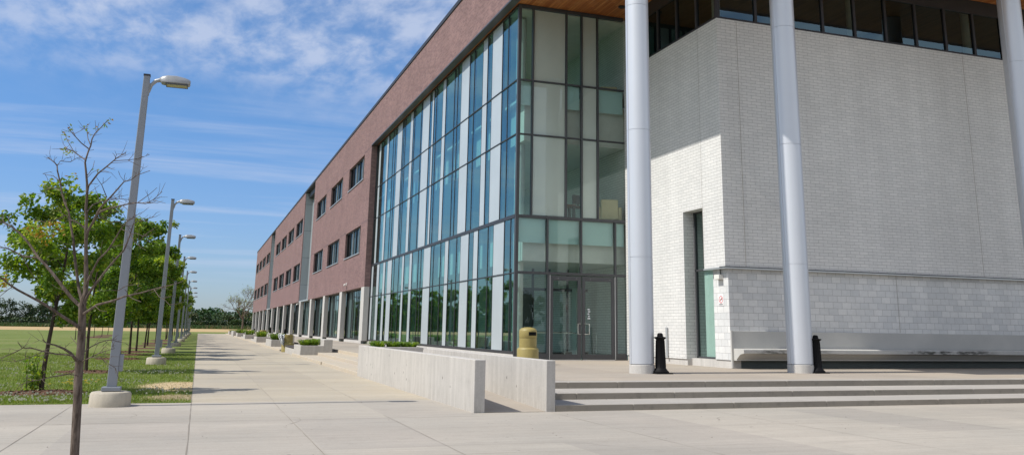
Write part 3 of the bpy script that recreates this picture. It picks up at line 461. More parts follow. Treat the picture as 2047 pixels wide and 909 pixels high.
def curtain_w(name, ms, ps, z0, z1, rails):
    fr = MB()
    for y in ms: fr.box(XG+.002,XG+.12,y-T,y+T,z0,z1)
    fr.box(XG-.05,XG+.16,66.3,66.42,z0,z1)
    for z,h in rails: fr.box(XG-.025,XG+.11,YD+.06,66.3,z-h,z+h)
    fo = fr.build(name, M['frame'], BL)
    g = MB(); edges = sorted(ms+[YD+.05,66.32])
    for a,c in zip(edges,edges[1:]):
        g.face([(XG+.02,c,z0),(XG+.02,a,z0),(XG+.02,a,z1),(XG+.02,c,z1)])
    g.build('pane', M['gl_w'], fo)
    for c,a in ps: MB().box(XG+.004,XG+.018,a+T,c-T,z0+.05,z1-.02).build('panel', M['panel'], fo)
    return fo
curtain_w('curtain_wall', LO_M, LO_P, .62, 6.02, ((.68,.055),(3.78,.022)))
curtain_w('curtain_wall', UP_M, UP_P, 6.1, 15.12, ((6.06,.07),(9.47,.02),(11.8,.02),(15.08,.05)))
sk = MB().box(XG-.02,XG+.2,YD+.02,66.3,.39,.615).build('plinth', M['pier'], BL)
# south face with the doors
fr = MB(); S0, S1 = YD-.02, YD+.13
fr.box(XG-.012,XG+.12,YD-.035,YD+.14,.40,15.12)
for z,h in ((6.06,.055),(3.80,.05)): fr.box(XG+.12,16.6,S0,S1,z-h,z+h)
for z in (9.47,11.8): fr.box(XG+.12,16.6,S0+.01,S1,z-.028,z+.028)
fr.box(XG+.12,16.6,S0,S1,15.0,15.14)
for x in (12.36,13.89,14.6,15.35): fr.box(x-.035,x+.035,S0+.002,S1,6.10,15.01)
for x in (13.08,14.58,16.13): fr.box(x-.036,x+.036,S0+.002,S1,3.84,6.01)
for x in (13.13,16.13): fr.box(x-.05,x+.05,S0-.02,S1,.40,3.745)
for a,c in ((XG+.12,13.08),(16.18,16.6)): fr.box(a,c,S0,S1,.40,.66)
sf = fr.build('curtain_wall', M['frame_grey'], BL)
g = MB()
for a,c in ((XG+.1,12.36),(12.36,13.89),(13.89,14.6),(14.6,15.35),(15.35,16.6)): g.face([(a,YD+.05,6.12),(c,YD+.05,6.12),(c,YD+.05,15.0),(a,YD+.05,15.0)])
for a,c in ((XG+.1,13.08),(13.08,14.58),(14.58,16.13),(16.13,16.6)): g.face([(a,YD+.05,3.85),(c,YD+.05,3.85),(c,YD+.05,6.0),(a,YD+.05,6.0)])
for a,c in ((XG+.1,13.08),(16.18,16.6)): g.face([(a,YD+.05,.66),(c,YD+.05,.66),(c,YD+.05,3.745),(a,YD+.05,3.745)])
g.build('pane', M['gl_s'], sf)
for a,c in ((12.41,13.84),(14.65,15.3)):
    for z0,z1 in ((6.14,9.43),(9.51,11.76),(11.84,14.98)): MB().box(a,c,YD+.07,YD+.09,z0,z1).build('panel', M['panel_s'], sf)
sp = MB()
for a,c in ((XG+.12,12.31),(13.94,14.55),(15.4,16.6)): sp.box(a,c,YD+.16,YD+.18,10.75,11.76)
for a,c in ((XG+.15,13.03),(13.13,14.53),(14.63,16.08),(16.18,16.6)): sp.box(a,c,YD+.16,YD+.18,5.02,5.98)
sp.build('spandrel', M['spandrel'], sf)
for (a,c,hx,sx) in ((13.2,14.555,14.38,1),(14.605,16.06,14.88,-1)):
    d = MB(); y0, y1 = YD-.03, YD+.03
    d.box(a,a+.13,y0,y1,.43,3.71); d.box(c-.15,c,y0,y1,.43,3.71); d.box(a+.13,c-.15,y0,y1,.43,.63); d.box(a+.13,c-.15,y0,y1,3.53,3.71)
    dr = d.build('door', M['frame_grey'], BL, .006)
    g = MB(); g.face([(a+.13,YD,.63),(c-.15,YD,.63),(c-.15,YD,3.53),(a+.13,YD,3.53)]); g.build('pane', M['gl_d'], dr)
    h = MB(); e = hx-.14*sx if False else hx
    inner = c-.07 if sx > 0 else a+.07
    h.tube([(inner,y0,1.42,.014),(inner,y0-.08,1.42,.014),(hx,y0-.085,1.42,.014),(hx,y0-.085,1.83,.014),(inner,y0-.08,1.83,.014),(inner,y0,1.83,.014)],8); h.build('handle', M['chrome'], dr)
    if sx < 0:
        dm = MB()
        for k_ in range(5): dm.box(a+.24+.03*(k_%2), a+.36-.02*(k_%3), YD-.006, YD-.003, 2.02+.09*k_, 2.07+.09*k_)
        dm.build('door_sticker', M['bag'], dr)
    MB().box(a+.02,c-.02,y0-.02,y1,.402,.428).build('kick_strip', M['alu'], dr)
    MB().box(a-.025 if sx>0 else c+.004, a-.004 if sx>0 else c+.025, YD-.055,YD-.03,.42,3.74).build('edge_strip', M['alu'], dr)
    hg = MB()
    for q in (.25,.85): hg.lathe([(.012,3.60),(.012,3.62)], a+(c-a)*q, y0-.008, 8)
    hg.build('bolt', M['chrome'], dr)
# door vestibule and rooms behind the glass
iv = MB(); 
iv.box(16.8,17.1,33.95,66.2,.40,15.1,0); iv.box(12.3,16.8,65.9,66.2,.40,15.1,1)
for z0,z1 in ((4.3,6.0),(9.3,11.0)):
    iv.box(12.15,16.79,YD+.45,65.8,z0,z1,2)
iv.box(11.86,16.79,YD+.2,65.8,5.95,6.06,2); iv.box(11.86,16.79,YD+.2,65.8,10.95,11.06,2)
iv.box(11.75,16.79,YD+.2,65.8,14.98,15.13,3)
iv.box(11.75,16.79,YD+.2,65.8,.385,.408,4)
inn = iv.build('interior', [M['inner_brick'],M['inner_wall'],M['bulkhead'],M['ceiling'],M['inner_floor']], BL)
MB().lathe([(.22,.41),(.22,14.9)], 12.28, 35.1, 24).build('column', M['pale_col'], inn)
vf = MB(); y0 = 38.2
for x in (12.2,13.3,14.1,14.9,15.8): vf.box(x-.04,x+.04,y0,y0+.1,.41,4.28)
vf.box(12.2,16.78,y0,y0+.1,3.3,3.42); vf.box(12.2,16.78,y0,y0+.1,.41,.6); vf.box(12.2,16.78,y0+.02,y0+.08,1.42,1.5)
vf.build('vestibule_frame', M['frame'], inn)
MB().box(13.34,14.06,y0+.12,y0+.2,.41,3.3).build('inner_door', M['dark_room'], inn)
MB().box(15.84,16.2,y0-.9,y0-.4,.41,3.4).build('inner_pilaster', M['pale_col'], inn)
rb_ = MB(); rb_.tube([(13.3,36.6,1.45,.025),(16.6,36.6,1.45,.025)],8); [rb_.tube([(x,36.6,.41,.02),(x,36.6,1.45,.02)],8) for x in (13.4,15.0,16.5)]; rb_.build('handrail', M['chrome'], inn)
# ---- white brick block
wb = MB()
wb.box(16.6,16.98,28.95,YD-.03,.62,12.62); wb.box(16.6,16.98,27.55,28.95,5.9,12.62)           # west face above / beside the slot window
wb.box(16.6,16.98,26.2,27.55,3.74,12.62)
wb.box(16.98,62,26.2,26.6,3.74,12.62)
for x in (17.42,28.0): wb.box(x-.006,x+.006,26.196,26.3,3.76,12.6,1)
wb.box(16.598,16.7,27.56,27.572,3.76,12.6,1)
wo = wb.build('white_wall', [M['white_brick'],M['joint']], BL)
lb = MB(); lb.box(16.8,17.05,26.36,27.32,.66,3.68); lb.box(17.05,62,26.36,26.6,1.62,3.68)
lb.box(23.925,23.937,26.355,26.4,1.64,3.66,1)
lo = lb.build('block_wall', [M['white_block'],M['joint']], BL)
tr = MB(); tr.box(16.56,62,26.16,26.58,3.68,3.735); tr.box(16.56,16.98,26.58,27.55,3.68,3.735)
tr.build('drip_trim', M['alu'], BL); MB().box(16.545,62,26.145,26.5,3.725,3.75).build('drip_shadow_gap', M['coping'], BL)
MB().box(16.64,16.98,28.95,YD-.02,.40,.62).build('plinth', M['pier'], BL); MB().box(16.83,17.2,26.39,28.945,.40,.655).build('plinth', M['pier'], BL)
bn = MB()
bn.box(16.83,62,26.30,26.55,1.05,1.62)                                                            # smooth back slab
prof = [(26.30,1.05),(25.72,1.05),(25.68,1.02),(25.68,.90),(25.9,.86),(26.12,.70),(26.12,.66),(26.5,.66),(26.5,1.05)]
k = len(prof); n0 = len(bn.v)
for x in (16.86,62): bn.v += [(x,y,z) for y,z in prof]
for i in range(k):
    j = (i+1)%k; bn.f.append((n0+i,n0+j,n0+k+j,n0+k+i)); bn.m.append(0); bn.sm.append(False)
bn.f.append(tuple(n0+i for i in reversed(range(k)))); bn.f.append(tuple(n0+k+i for i in range(k))); bn.m += [0,0]; bn.sm += [False,False]
bn.box(16.785,16.86,26.275,26.345,.41,1.63)
bench = bn.build('bench', M['bench_stone'], BL, .006)
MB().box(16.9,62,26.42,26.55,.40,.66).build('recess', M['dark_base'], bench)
# slot window
fr = MB(); x = 17.03
for y in (28.9,27.38): fr.box(x,x+.1,y-.04,y+.04,.66,5.9)
for z in (.69,3.76,5.87): fr.box(x,x+.1,27.3,28.94,z-.03,z+.03)
so = fr.build('window', M['frame_grey'], BL)
g = MB(); g.face([(x+.05,28.9,.7),(x+.05,27.34,.7),(x+.05,27.34,5.86),(x+.05,28.9,5.86)]); g.build('pane', M['gl_t'], so)
MB().box(x+.12,x+.14,27.33,28.47,.72,5.84).build('blind', M['pale_col'], so)
rv = MB(); rv.box(16.98,17.7,28.95,29.1,.62,5.9); rv.box(16.98,17.7,28.94,27.3,5.9,6.0) if False else None; rv.box(16.99,17.7,27.33,28.94,5.9,6.05); rv.box(17.055,17.7,27.18,27.30,.66,5.9); rv.box(16.99,17.7,27.3,29.0,.55,.645)
rv.build('reveal', M['white_brick'], BL)
rmx = MB(); rmx.box(17.7,22,26.7,27.0,.4,12.5); rmx.box(17.7,17.9,27.0,33.9,.4,12.5); rmx.build('interior', M['inner_wall'], BL)
# clerestory
cl = MB(); XC, YC = 16.75, 26.42
cl.box(XC-.06,62,YC-.06,YC+.1,12.62,12.76); cl.box(XC-.06,XC+.1,YC+.1,YD-.05,12.62,12.76)
cl.box(XC,62,YC-.01,YC+.12,14.55,15.15); cl.box(XC,XC+.12,YC+.12,YD-.05,14.55,15.15)
for y in (30.9,29.35,27.85,32.4): cl.box(XC-.02,XC+.1,y-.06,y+.06,12.76,14.55)
cl.box(XC-.03,XC+.12,YC-.03,YC+.12,12.76,14.55)
for i in range(28): 
    xx = 18.42+1.508*i; cl.box(xx-.055,xx+.055,YC-.02,YC+.1,12.76,14.55)
co = cl.build('clerestory', M['frame'], BL)
g = MB(); g.face([(XC+.1,YC+.04,12.76),(62,YC+.04,12.76),(62,YC+.04,14.55),(XC+.1,YC+.04,14.55)]); g.face([(XC+.04,YD,12.76),(XC+.04,YC+.1,12.76),(XC+.04,YC+.1,14.55),(XC+.04,YD,14.55)]); g.build('pane', M['gl_c'], co)
ci = MB(); ci.box(17.0,62,26.7,46,12.4,12.6,0); ci.box(17.0,62,40,40.2,12.6,15.1,1); ci.box(17.2,62,26.7,40,15.0,15.13,1)
ci.build('interior', [M['inner_floor'],M['dark_room']], co)
for xx in (17.35,23.6,29.6,35): MB().lathe([(.16,12.6),(.16,15.0)], xx, 27.4, 16).build('column', M['pale_col'], co)
# ---- canopy: brick fascia, cedar soffit, columns
fb = MB(); fb.box(XB,XB+.3,21.6,66.35,15.17,17.95); fb.box(XB+.3,62,21.6,21.9,15.17,17.95)
cn = fb.build('canopy', M['brick'], BL)
MB().box(XB-.02,XB+.34,21.58,66.35,15.09,15.17).build('flashing', M['frame_grey'], cn)
MB().box(XB+.34,62,21.92,66.3,15.16,15.3).build('soffit', M['cedar'], cn)
MB().box(XB+.4,62,22,46,17.6,17.9).build('roof_deck', M['coping'], cn)
for x,y in ((15.9,32.5),(22,24.6)):
    l = MB(); l.lathe([(.15,15.155),(.15,15.10),(.10,15.10),(.09,15.13)], x, y, 20); l.build('downlight', M['frame'], cn)
for i,(x,r) in enumerate(((11.99,.36),(17.39,.40),(27.6,.45))):
    r = (.355,.385,.40)[i]
    c = MB(); zs = [.655,3.66,7.45,11.4,15.16]
    for a,bz in zip(zs,zs[1:]): c.lathe([(r,a+.006),(r,bz-.006)], x, 23.45, 64); c.lathe([(r-.012,bz-.03),(r-.012,bz+.03)], x, 23.45, 48)
    c.box(x-r-.012,x-r+.03,23.40,23.45,.66,15.1)
    c0 = c.build('column', M['paint_col'], BL)
    MB().lathe([(r+.01,.39),(r+.01,.63),(r-.02,.65)], x, 23.45, 48).build('foot', M['pier'], c0)
# standpipe on the white wall
pp = MB().tube([(16.55,30.3,.64,.045),(16.55,30.3,1.72,.045)],10).build('downpipe', M['alu'], BL)
# ------------------------------------------------------------------ planters and their shrubs
def planter(y, ln, label, end_block=True, bench=0.0, h=.61, w=1.17):
    o = thing('concrete_planter', label, 'planter', (5.06,y,0), 'concrete planters along the walkway')
    x0, x1 = 5.055, 5.06+w; b = MB(); t = .14
    b.box(x0,x1,y,y+t,0,h); b.box(x0,x1,y+ln-t,y+ln,0,h); b.box(x0,x0+t,y+t,y+ln-t,0,h); b.box(x1-t,x1,y+t,y+ln-t,0,h)
    b.build('planter_box', M['cast'], o, .01)
    MB().box(x0+t,x1-t,y+t,y+ln-t,h-.2,h-.08).build('soil', M['soil'], o)
    if end_block: MB().box(x1,x1+.45,y-.002,y+ln,0,h+.31).build('end_block', M['cast'], o, .01)
    if bench:
        b = MB(); b.box(x0+.03,x1-.04,y+ln+.002,y+ln+bench,0,.36); bo = b.build('bench_base', M['cast'], o, .01)
        s = MB()
        for k in range(5): s.box(x0+.0+k*.2,x0+.16+k*.2,y+ln+.05,y+ln+bench-.06,.40,.45)
        for q in (.15,.85): s.box(x0+.02,x0+1.0,y+ln+bench*q-.03,y+ln+bench*q+.03,.36,.40)
        s.build('bench_seat', M['slat'], o)
    return o
def daylily(name, label, x, y, z, r, h, n, seed, group, lm=('leaf_b','leaf_a','leaf_c')):
    q = random.Random(seed); b = MB()
    for _ in range(n):
        a = q.uniform(0,6.283); d = r*.55*math.sqrt(q.random()); bx, by = x+d*math.cos(a), y+d*math.sin(a)*1.0
        a2 = a+q.uniform(-.8,.8); L = h*q.uniform(.7,1.15); out = q.uniform(.15,.6)*r; w = q.uniform(.010,.02)
        pts = [(0,0),(.25*out,.55*L),(.65*out,.92*L),(1.25*out,.88*L*q.uniform(.6,1))]; mi = q.choice((0,0,1,1,1,2)); nx, ny = -math.sin(a2), math.cos(a2); pr = None
        for i,(e,zz) in enumerate(pts):
            ww = w*(1,1.1,.8,.1)[i]; cx, cy = bx+e*math.cos(a2), by+e*math.sin(a2)
            c = ((cx-nx*ww,cy-ny*ww,z+zz),(cx+nx*ww,cy+ny*ww,z+zz))
            if pr: b.face([pr[0],pr[1],c[1],c[0]], mi)
            pr = c
    o = b.build(name, [M[k] for k in lm]); return tag(o, label, 'plant', group)
planter(48.3, 3.4, 'concrete planter with a raised end block and slatted bench beside the buff steps', True, 5.6)
planter(68.4, 5.6, 'concrete planter just beyond the bin draped with a white bag', True)
planter(86.1, 4.2, 'concrete planter with a bench in front of the second ochre bin without a lid', True, 5.4)
planter(107.8, 4.6, 'concrete planter with a bench, third behind the bagged bin', False, 5.0)
planter(129.4, 4.6, 'low concrete planter with green plants before the tall concrete block', False)
bl = thing('concrete_planter', 'narrow tall concrete planter block near the far end of the walkway', 'planter', (4.95,142,0), 'concrete planters along the walkway')
b = MB(); b.box(4.95,5.3,142,150.5,0,.8); b.box(5.31,6.1,149.5,150.5,0,.6); b.box(5.31,6.1,142.0,142.4,0,.6); b.build('planter_box', M['cast'], bl, .01); MB().box(5.31,6.1,142.4,149.5,.3,.5).build('soil', M['soil'], bl)
planter(164, 6, 'farthest low concrete planter standing at the end of the walkway', False)
bx = thing('concrete_planter', 'concrete planter at the top of the ramp behind the long ramp wall', 'planter', (5.26,28.6,.4), 'concrete planters along the walkway')
b = MB(); b.box(5.255,6.95,28.6,28.74,.39,.965); b.box(5.255,6.95,30.06,30.19,.39,.965); b.box(5.255,5.36,28.74,30.06,.39,.965); b.box(6.82,6.95,28.74,30.06,.39,.965); b.build('planter_box', M['cast'], bx, .01)
MB().box(5.36,6.82,28.74,30.06,.7,.88).build('soil', M['soil'], bx)
G = 'grassy plants in the concrete planters'
PLN = [(5.5,29.35,.88,.40,.26,150,'bushy green plant at the left end of the ramp planter'),(6.0,29.3,.88,.40,.25,150,'bushy green plant in the middle of the ramp planter'),(6.5,29.3,.88,.40,.24,150,'bushy green plant at the right end of the ramp planter'),
 (5.45,50.0,.53,.5,.36,170,'dark green bushy plant at the front of the planter beside the buff steps'),(5.92,50.0,.53,.5,.40,190,'dark green bushy plant against the raised end block of the planter by the steps'),
 (5.65,70.8,.53,.75,.5,260,'wide green plant in the planter beyond the white bag'),(5.6,88.3,.53,.8,.55,220,'rounded green plant in the planter with bench before the lidless ochre bin'),(5.6,110,.53,.8,.6,200,'round green plant in the third bench planter'),
 (5.6,131.5,.53,.85,.6,200,'pale green plant in the low planter before the tall block'),(5.7,145,.5,.8,.5,120,'green plant behind the tall concrete planter block'),(5.6,167,.53,.7,.35,120,'low dark plant in the farthest planter')]
for i,(x,y,z,r,h,n,l) in enumerate(PLN): daylily('bushy_plant', l, x, y, z, r, h, n, 60+i, G)

# ------------------------------------------------------------------ litter bins, bollards
def bin_(label, x, y, z, lid=True):
    o = thing('litter_bin', label, 'litter bin', (x,y,z), 'ochre litter bins')
    MB().lathe([(.355,z),(.375,z+.02),(.375,z+.50),(.36,z+.53),(.30,z+.58)], x, y, 40).build('base', M['can'], o)
    b = MB().lathe([(.29,z+.575),(.305,z+.59),(.305,z+.86),(.295,z+.87),(.295,z+.88)], x, y, 40)
    b.build('body', M['can'], o)
    if lid:
        b = MB().lathe([(.30,z+.881),(.308,z+.895),(.308,z+1.12),(.29,z+1.17),(.22,z+1.22),(.10,z+1.245),(.012,z+1.25)], x, y, 40)
        d = b.build('dome', M['can'], o)
        h = MB(); a0 = R(-75)
        ring = [[(x+rr*math.cos(a0+R(s)), y+rr*math.sin(a0+R(s)), zz) for s in range(-30,31,6)] for rr,zz in ((.311,z+.97),(.313,z+1.09))]
        for i in range(10): h.face([ring[0][i],ring[0][i+1],ring[1][i+1],ring[1][i]])
        h.build('opening', M['black'], d)
    else:
        MB().lathe([(.305,z+.881),(.31,z+.9),(.31,z+1.04),(.285,z+1.05),(.28,z+.9)], x, y, 40).build('rim', M['can'], o)
    return o
bin_('ochre plastic litter bin with a domed lid by the entrance doors', 10.72, 29.5, .40)
bin_('ochre litter bin draped with a white plastic bag beside a planter bench', 5.37, 58.9, .012, False)
bin_('lidless ochre litter bin behind a bench planter far along the walkway', 6.0, 92.5, .135, False)
# plastic bag hanging over the bin beside the bench
b = MB(); q = random.Random(3); cols = 12; rows = []
for j in range(10):
    f = j/9; xl = 4.74+.30*f**1.3; xr = 5.12-.02*f; zt = 1.07-.66*f
    rows.append([(xl+(xr-xl)*i/(cols-1)+.012*q.uniform(-1,1), 58.70+.13*math.sin(i*1.1)+.05*math.sin(i*2.7+j*.9)+.02*q.uniform(-1,1)-.10*math.sin(math.pi*i/(cols-1)), zt+.03*math.sin(i*1.3)+.012*q.uniform(-1,1)) for i in range(cols)])
for j in range(9):
    for i in range(cols-1): b.face([rows[j][i],rows[j+1][i],rows[j+1][i+1],rows[j][i+1]], 0, True)
back = [[(x, 59.05+.05*math.sin(i*1.7+j), z) for i,(x,y,z) in enumerate(rr)] for j,rr in enumerate(rows)]
for j in range(9):
    for i in range(cols-1): b.face([back[j][i],back[j][i+1],back[j+1][i+1],back[j+1][i]], 0, True)
    b.face([rows[j][0],back[j][0],back[j+1][0],rows[j+1][0]], 0, True)
o = b.build('plastic_bag', M['bag']); s = o.modifiers.new('skin','SOLIDIFY'); s.thickness = .006
tag(o, 'crumpled white plastic bag hanging from the ochre litter bin', 'plastic bag')
def bollard(label, x, y, z, s=1.0):
    o = thing('bollard', label, 'bollard', (x,y,z), 'black iron bollards')
    b = MB()
    for i in range(1):
        b.box(x-.26*s,x+.26*s,y-.26*s,y+.26*s,z-.01,z+.03)
    b.build('base_plate', M['black_iron'], o, .006)
    P = [(.235,.03),(.235,.06),(.20,.09),(.17,.13),(.15,.16),(.145,.30),(.118,.93),(.13,.95),(.175,.985),(.18,1.0),(.16,1.01),(.10,1.02),(.085,1.03),(.085,1.06),(.075,1.10),(.05,1.12),(.005,1.125)]
    MB().lathe([(r*s,z+h*s) for r,h in P], x, y, 32).build('post', M['black_iron'], o)
    f = MB()
    for k in range(12):
        a = 2*math.pi*k/12; f.tube([(x+.142*s*math.cos(a),y+.142*s*math.sin(a),z+.18*s,.014*s),(x+.118*s*math.cos(a),y+.118*s*math.sin(a),z+.92*s,.011*s)],5)
    f.build('fluting', M['black_iron'], o); return o
bollard('black iron bollard just right of the left silver column', 12.43, 23.15, .40)
bollard('black iron bollard just right of the middle silver column', 17.80, 23.2, .40)
bollard('small black bollard beyond the white bag on the far terrace', 7.35, 84, .40, .85)
bollard('small dark bollard by the far piers of the brick wing', 8.55, 119, .40, .95)
bollard('tiny black bollard on the terrace near the building end', 8.3, 149, .40, .75)

# ------------------------------------------------------------------ wall fittings
sg = thing('no_smoking_sign', 'small white no smoking sign with a red ring on the white block corner', 'sign', (16.79,26.83,2.6))
MB().box(16.785,16.799,26.68,26.99,2.45,2.82).build('plate', M['sign_white'], sg)
b = MB(); cy, cz = 26.835, 2.665
N = 28
for k in range(N):
    a, c = 2*math.pi*k/N, 2*math.pi*(k+1)/N
    b.face([(16.782,cy+rr*math.cos(t),cz+rr*math.sin(t)) for rr,t in ((.098,a),(.098,c),(.122,c),(.122,a))])
b.face([(16.781,cy+u,cz+v) for u,v in ((-.078,.062),(-.062,.078),(.078,-.062),(.062,-.078))])
b.build('ring', M['sign_red'], sg)
b = MB(); b.box(16.7815,16.784,cy-.065,cy+.06,cz-.014,cz+.010); b.box(16.7815,16.784,cy-.06,cy-.045,cz+.016,cz+.06); b.build('cigarette', M['black'], sg)
b = MB()
for (zz,segs) in ((2.508,((-.10,-.05),(-.035,.005),(.02,.07),(.08,.11))),(2.48,((-.12,-.06),(-.045,.03),(.045,.12)))):
    for u0,u1 in segs: b.box(16.7815,16.784,cy+u0,cy+u1,zz,zz+.016)
b.build('lettering', M['coping'], sg)
fx = thing('wall_light', 'small white box light with a black cable under the overhang of the white block', 'wall light', (16.75,26.82,3.4))
MB().box(16.62,16.798,26.66,26.98,3.34,3.5).build('housing', M['white_plastic'], fx, .012); MB().tube([(16.77,26.8,3.68,.014),(16.765,26.79,3.58,.014),(16.76,26.76,3.49,.014)],6).build('cable', M['black'], fx)
for x,y,z,l in ((XB,74.9,5.0,'white security camera on the brick wall above the first pier bay'),(XB,113.0,4.25,'white security camera beside the zinc panel above the piers')):
    c = thing('security_camera', l, 'camera', (x,y,z), 'white security cameras on the brick wing')
    MB().box(x-.05,x-.002,y-.08,y+.08,z-.08,z+.14).build('mount', M['white_plastic'], c, .01)
    MB().tube([(x-.05,y,z+.05,.03),(x-.2,y,z+.03,.03)],8).build('arm', M['white_plastic'], c)
    MB().tube([(x-.16,y+.2,z-.02,.075),(x-.22,y-.22,z-.08,.085),(x-.225,y-.24,z-.085,.06)],12).build('body', M['white_plastic'], c)

# ------------------------------------------------------------------ street lamps
def lamp_proto():
    o = thing('street_lamp', 'grey', 'street lamp', (0,0,0), 'grey street lamps along the walkway')
    MB().lathe([(.37,-.05),(.375,.0),(.37,.24),(.345,.275),(.30,.285)], 0, 0, 40).build('footing', M['footing'], o)
    b = MB(); b.box(-.17,.17,-.17,.17,.295,.37); b.box(-.13,.13,-.13,.13,.275,.295); b.build('base_plate', M['pole'], o, .02)
    sq = lambda s,z: [(-s,-s,z),(s,-s,z),(s,s,z),(-s,s,z)]
    b = MB(); b.ring_skin([sq(.088,.371),sq(.062,6.62)], smooth=False); b.build('pole', M['pole'], o, .012); b = MB(); b.ring_skin([sq(.066,6.62),sq(.066,6.66)], smooth=False); b.build('cap', M['coping'], o)
    b = MB(); b.tube([(.06,0,6.28,.03),(.10,0,6.44,.035),(.18,0,6.54,.042),(.32,0,6.585,.05)],12); b.box(.058,.075,-.05,.05,6.22,6.48); b.build('arm', M['lamp_head'], o)
    b = MB(); rings = []
    for x,w,zt,zb in ((.25,.05,6.62,6.55),(.30,.12,6.65,6.50),(.40,.16,6.675,6.49),(.58,.175,6.68,6.49),(.75,.165,6.65,6.49),(.84,.13,6.62,6.50),(.86,.09,6.60,6.52)):
        rings.append([(x,-w*.98,zb+.015),(x,-w,zb+.06),(x,-w*.8,zt-.03),(x,-w*.35,zt),(x,w*.35,zt),(x,w*.8,zt-.03),(x,w,zb+.06),(x,w*.98,zb+.015),(x,w*.8,zb),(x,-w*.8,zb)])
    b.ring_skin(rings, smooth=True); hd = b.build('lamp_head', M['lamp_head'], o)
    b = MB(); b.box(.40,.80,-.135,.135,6.472,6.492); b.build('lens', M['lens'], hd)
    b = MB(); b.box(.385,.40,-.145,.145,6.465,6.495); b.box(.80,.815,-.145,.145,6.465,6.495); b.box(.40,.80,-.145,-.135,6.465,6.495); b.box(.40,.80,.135,.145,6.465,6.495); b.build('bezel', M['frame_grey'], hd)
    MB().box(.082,.16,-.06,.06,.66,.98).build('access_box', M['pole'], o, .01)
    return o
LP = lamp_proto()
LY = [19.55,39.5,55.3,73,92.5,112,132,152,172]
LN = ['tallest looking grey street lamp, behind the bare tree at the pavement corner','second grey street lamp from the pavement corner, standing before the green crowns','third grey street lamp from the pavement corner, its pole half in leaves','fourth grey street lamp from the pavement corner','fifth grey street lamp from the pavement corner','sixth grey street lamp from the pavement corner','third from the far end of the row of grey street lamps','second from the far end of the row of grey street lamps','farthest grey street lamp at the end of the row']
for i,y in enumerate(LY):
    if i == 0: o = LP; o.location = (-1.48,y,0); o['label'] = LN[0]
    else:
        o = dup(LP, (-1.47,y,0), label=LN[i])

# ------------------------------------------------------------------ trees
def leaf_quad(b, c, L, w, q, mi, droop=.3):
    a = q.uniform(0,6.283); el = q.uniform(-.9,.6)-droop
    d = Vector((math.cos(a)*math.cos(el), math.sin(a)*math.cos(el), math.sin(el)))
    s = d.cross(Vector((q.uniform(-1,1),q.uniform(-1,1),q.uniform(-1,1))))
    if s.length < .05: s = Vector((1,0,0))
    s.normalize(); n = d.cross(s)*(.12*L)
    m = c+d*(.55*L)
    b.face([c, m+s*w*.5+n, c+d*L, m-s*w*.5+n], mi)
def make_tree(name, label, cat, group, H, clear, rad, nleaf, leafL, seed, tr=.07, ochre=0, loc=(0,0,0), weights=(4,4,2), lop=.0, clumps=70, bark='bark_dark', lean=0):
    q = random.Random(seed); o = thing(name, label, cat, loc, group)
    lx, ly, lz = loc
    tk = MB(); pts = []
    for i in range(9):
        f = i/8; pts.append((lx+lean*f+.05*math.sin(f*5+seed), ly+.05*math.cos(f*4+seed), lz-.05+f*H*.93, tr*(1-f*.85)+.006))
    pts[0] = (*pts[0][:3], tr*1.25)
    tk.tube(pts, 9); tips = []
    nb = 17
    for i in range(nb):
        f = clear/H + (1-clear/H)*(i+.3)/nb*.93; hz = f*H; a = i*2.399+q.uniform(-.4,.4)
        prof = math.sin(min(1,(f-clear/H)/(1-clear/H)+.12)*math.pi*.86)**.7
        L = rad*prof*q.uniform(.75,1.12)*(1+lop*math.cos(a)); rise = q.uniform(.25,.75)*L
        j = min(8,f*8/.93); p0 = Vector((lx+lean*f, ly, lz+hz*.94)); r0 = max(.008, tr*.42*(1-f*.8))
        br = []; 
        for k in range(5):
            g = k/4; br.append((p0.x+L*g*math.cos(a)+.03*q.uniform(-1,1), p0.y+L*g*math.sin(a)+.03*q.uniform(-1,1), p0.z+rise*(g**.8)-.12*L*g*g, r0*(1-g*.8)))
        tk.tube(br, 5)
        for k in range(2,5):
            c = Vector(br[k][:3]); tips.append((c, .22+.16*rad*prof))
            for _ in range(2):
                e = c+Vector((q.gauss(0,.11*rad),q.gauss(0,.11*rad),q.gauss(.04,.1*rad))); tk.tube([(*c,r0*.25),(*e,.003)],3); tips.append((e,.18+.12*rad*prof))
    tips.append((Vector((lx+lean,ly,lz+H*.97)),.2))
    tk.build('trunk', M[bark], o)
    lf = MB(); W = [t[1]**2 for t in tips]
    cm = {}
    for _ in range(nleaf):
        i = q.choices(range(len(tips)), W)[0]; c, s = tips[i]
        if i not in cm: cm[i] = q.choices((0,1,2), weights)[0]
        d = Vector((q.gauss(0,1),q.gauss(0,1),q.gauss(0,.75))); d *= s*.62*(q.random()**.33)/max(.3,d.length)
        p = c+d; mi = cm[i] if q.random() < .55 else q.choices((0,1,2), weights)[0]
        if ochre and p.z > lz+H*.62 and p.x < lx-.35 and q.random() < ochre: mi = 3
        leaf_quad(lf, p, leafL*q.uniform(.7,1.25), leafL*q.uniform(.55,.8), q, mi)
    lf.build('crown', [M['leaf_a'],M['leaf_b'],M['leaf_c'],M['leaf_y']], o)
    return o
TG = 'young leafy trees in a row beside the lamps'
make_tree('leafy_tree', 'broad leaved green tree with gaps in its crown, nearest leafy tree behind the bare one', 'tree', TG, 4.9, 1.75, 1.25, 9000, .115, 4, .05, loc=(-3.22,23.65,.01), weights=(5,4,3), lean=.1)
make_tree('leafy_tree', 'green leafy tree partly behind the nearest lamp pole, second in the row', 'tree', TG, 5.2, 1.75, 1.6, 11000, .12, 9, .05, loc=(-3.36,33.3,.01), weights=(5,4,2))
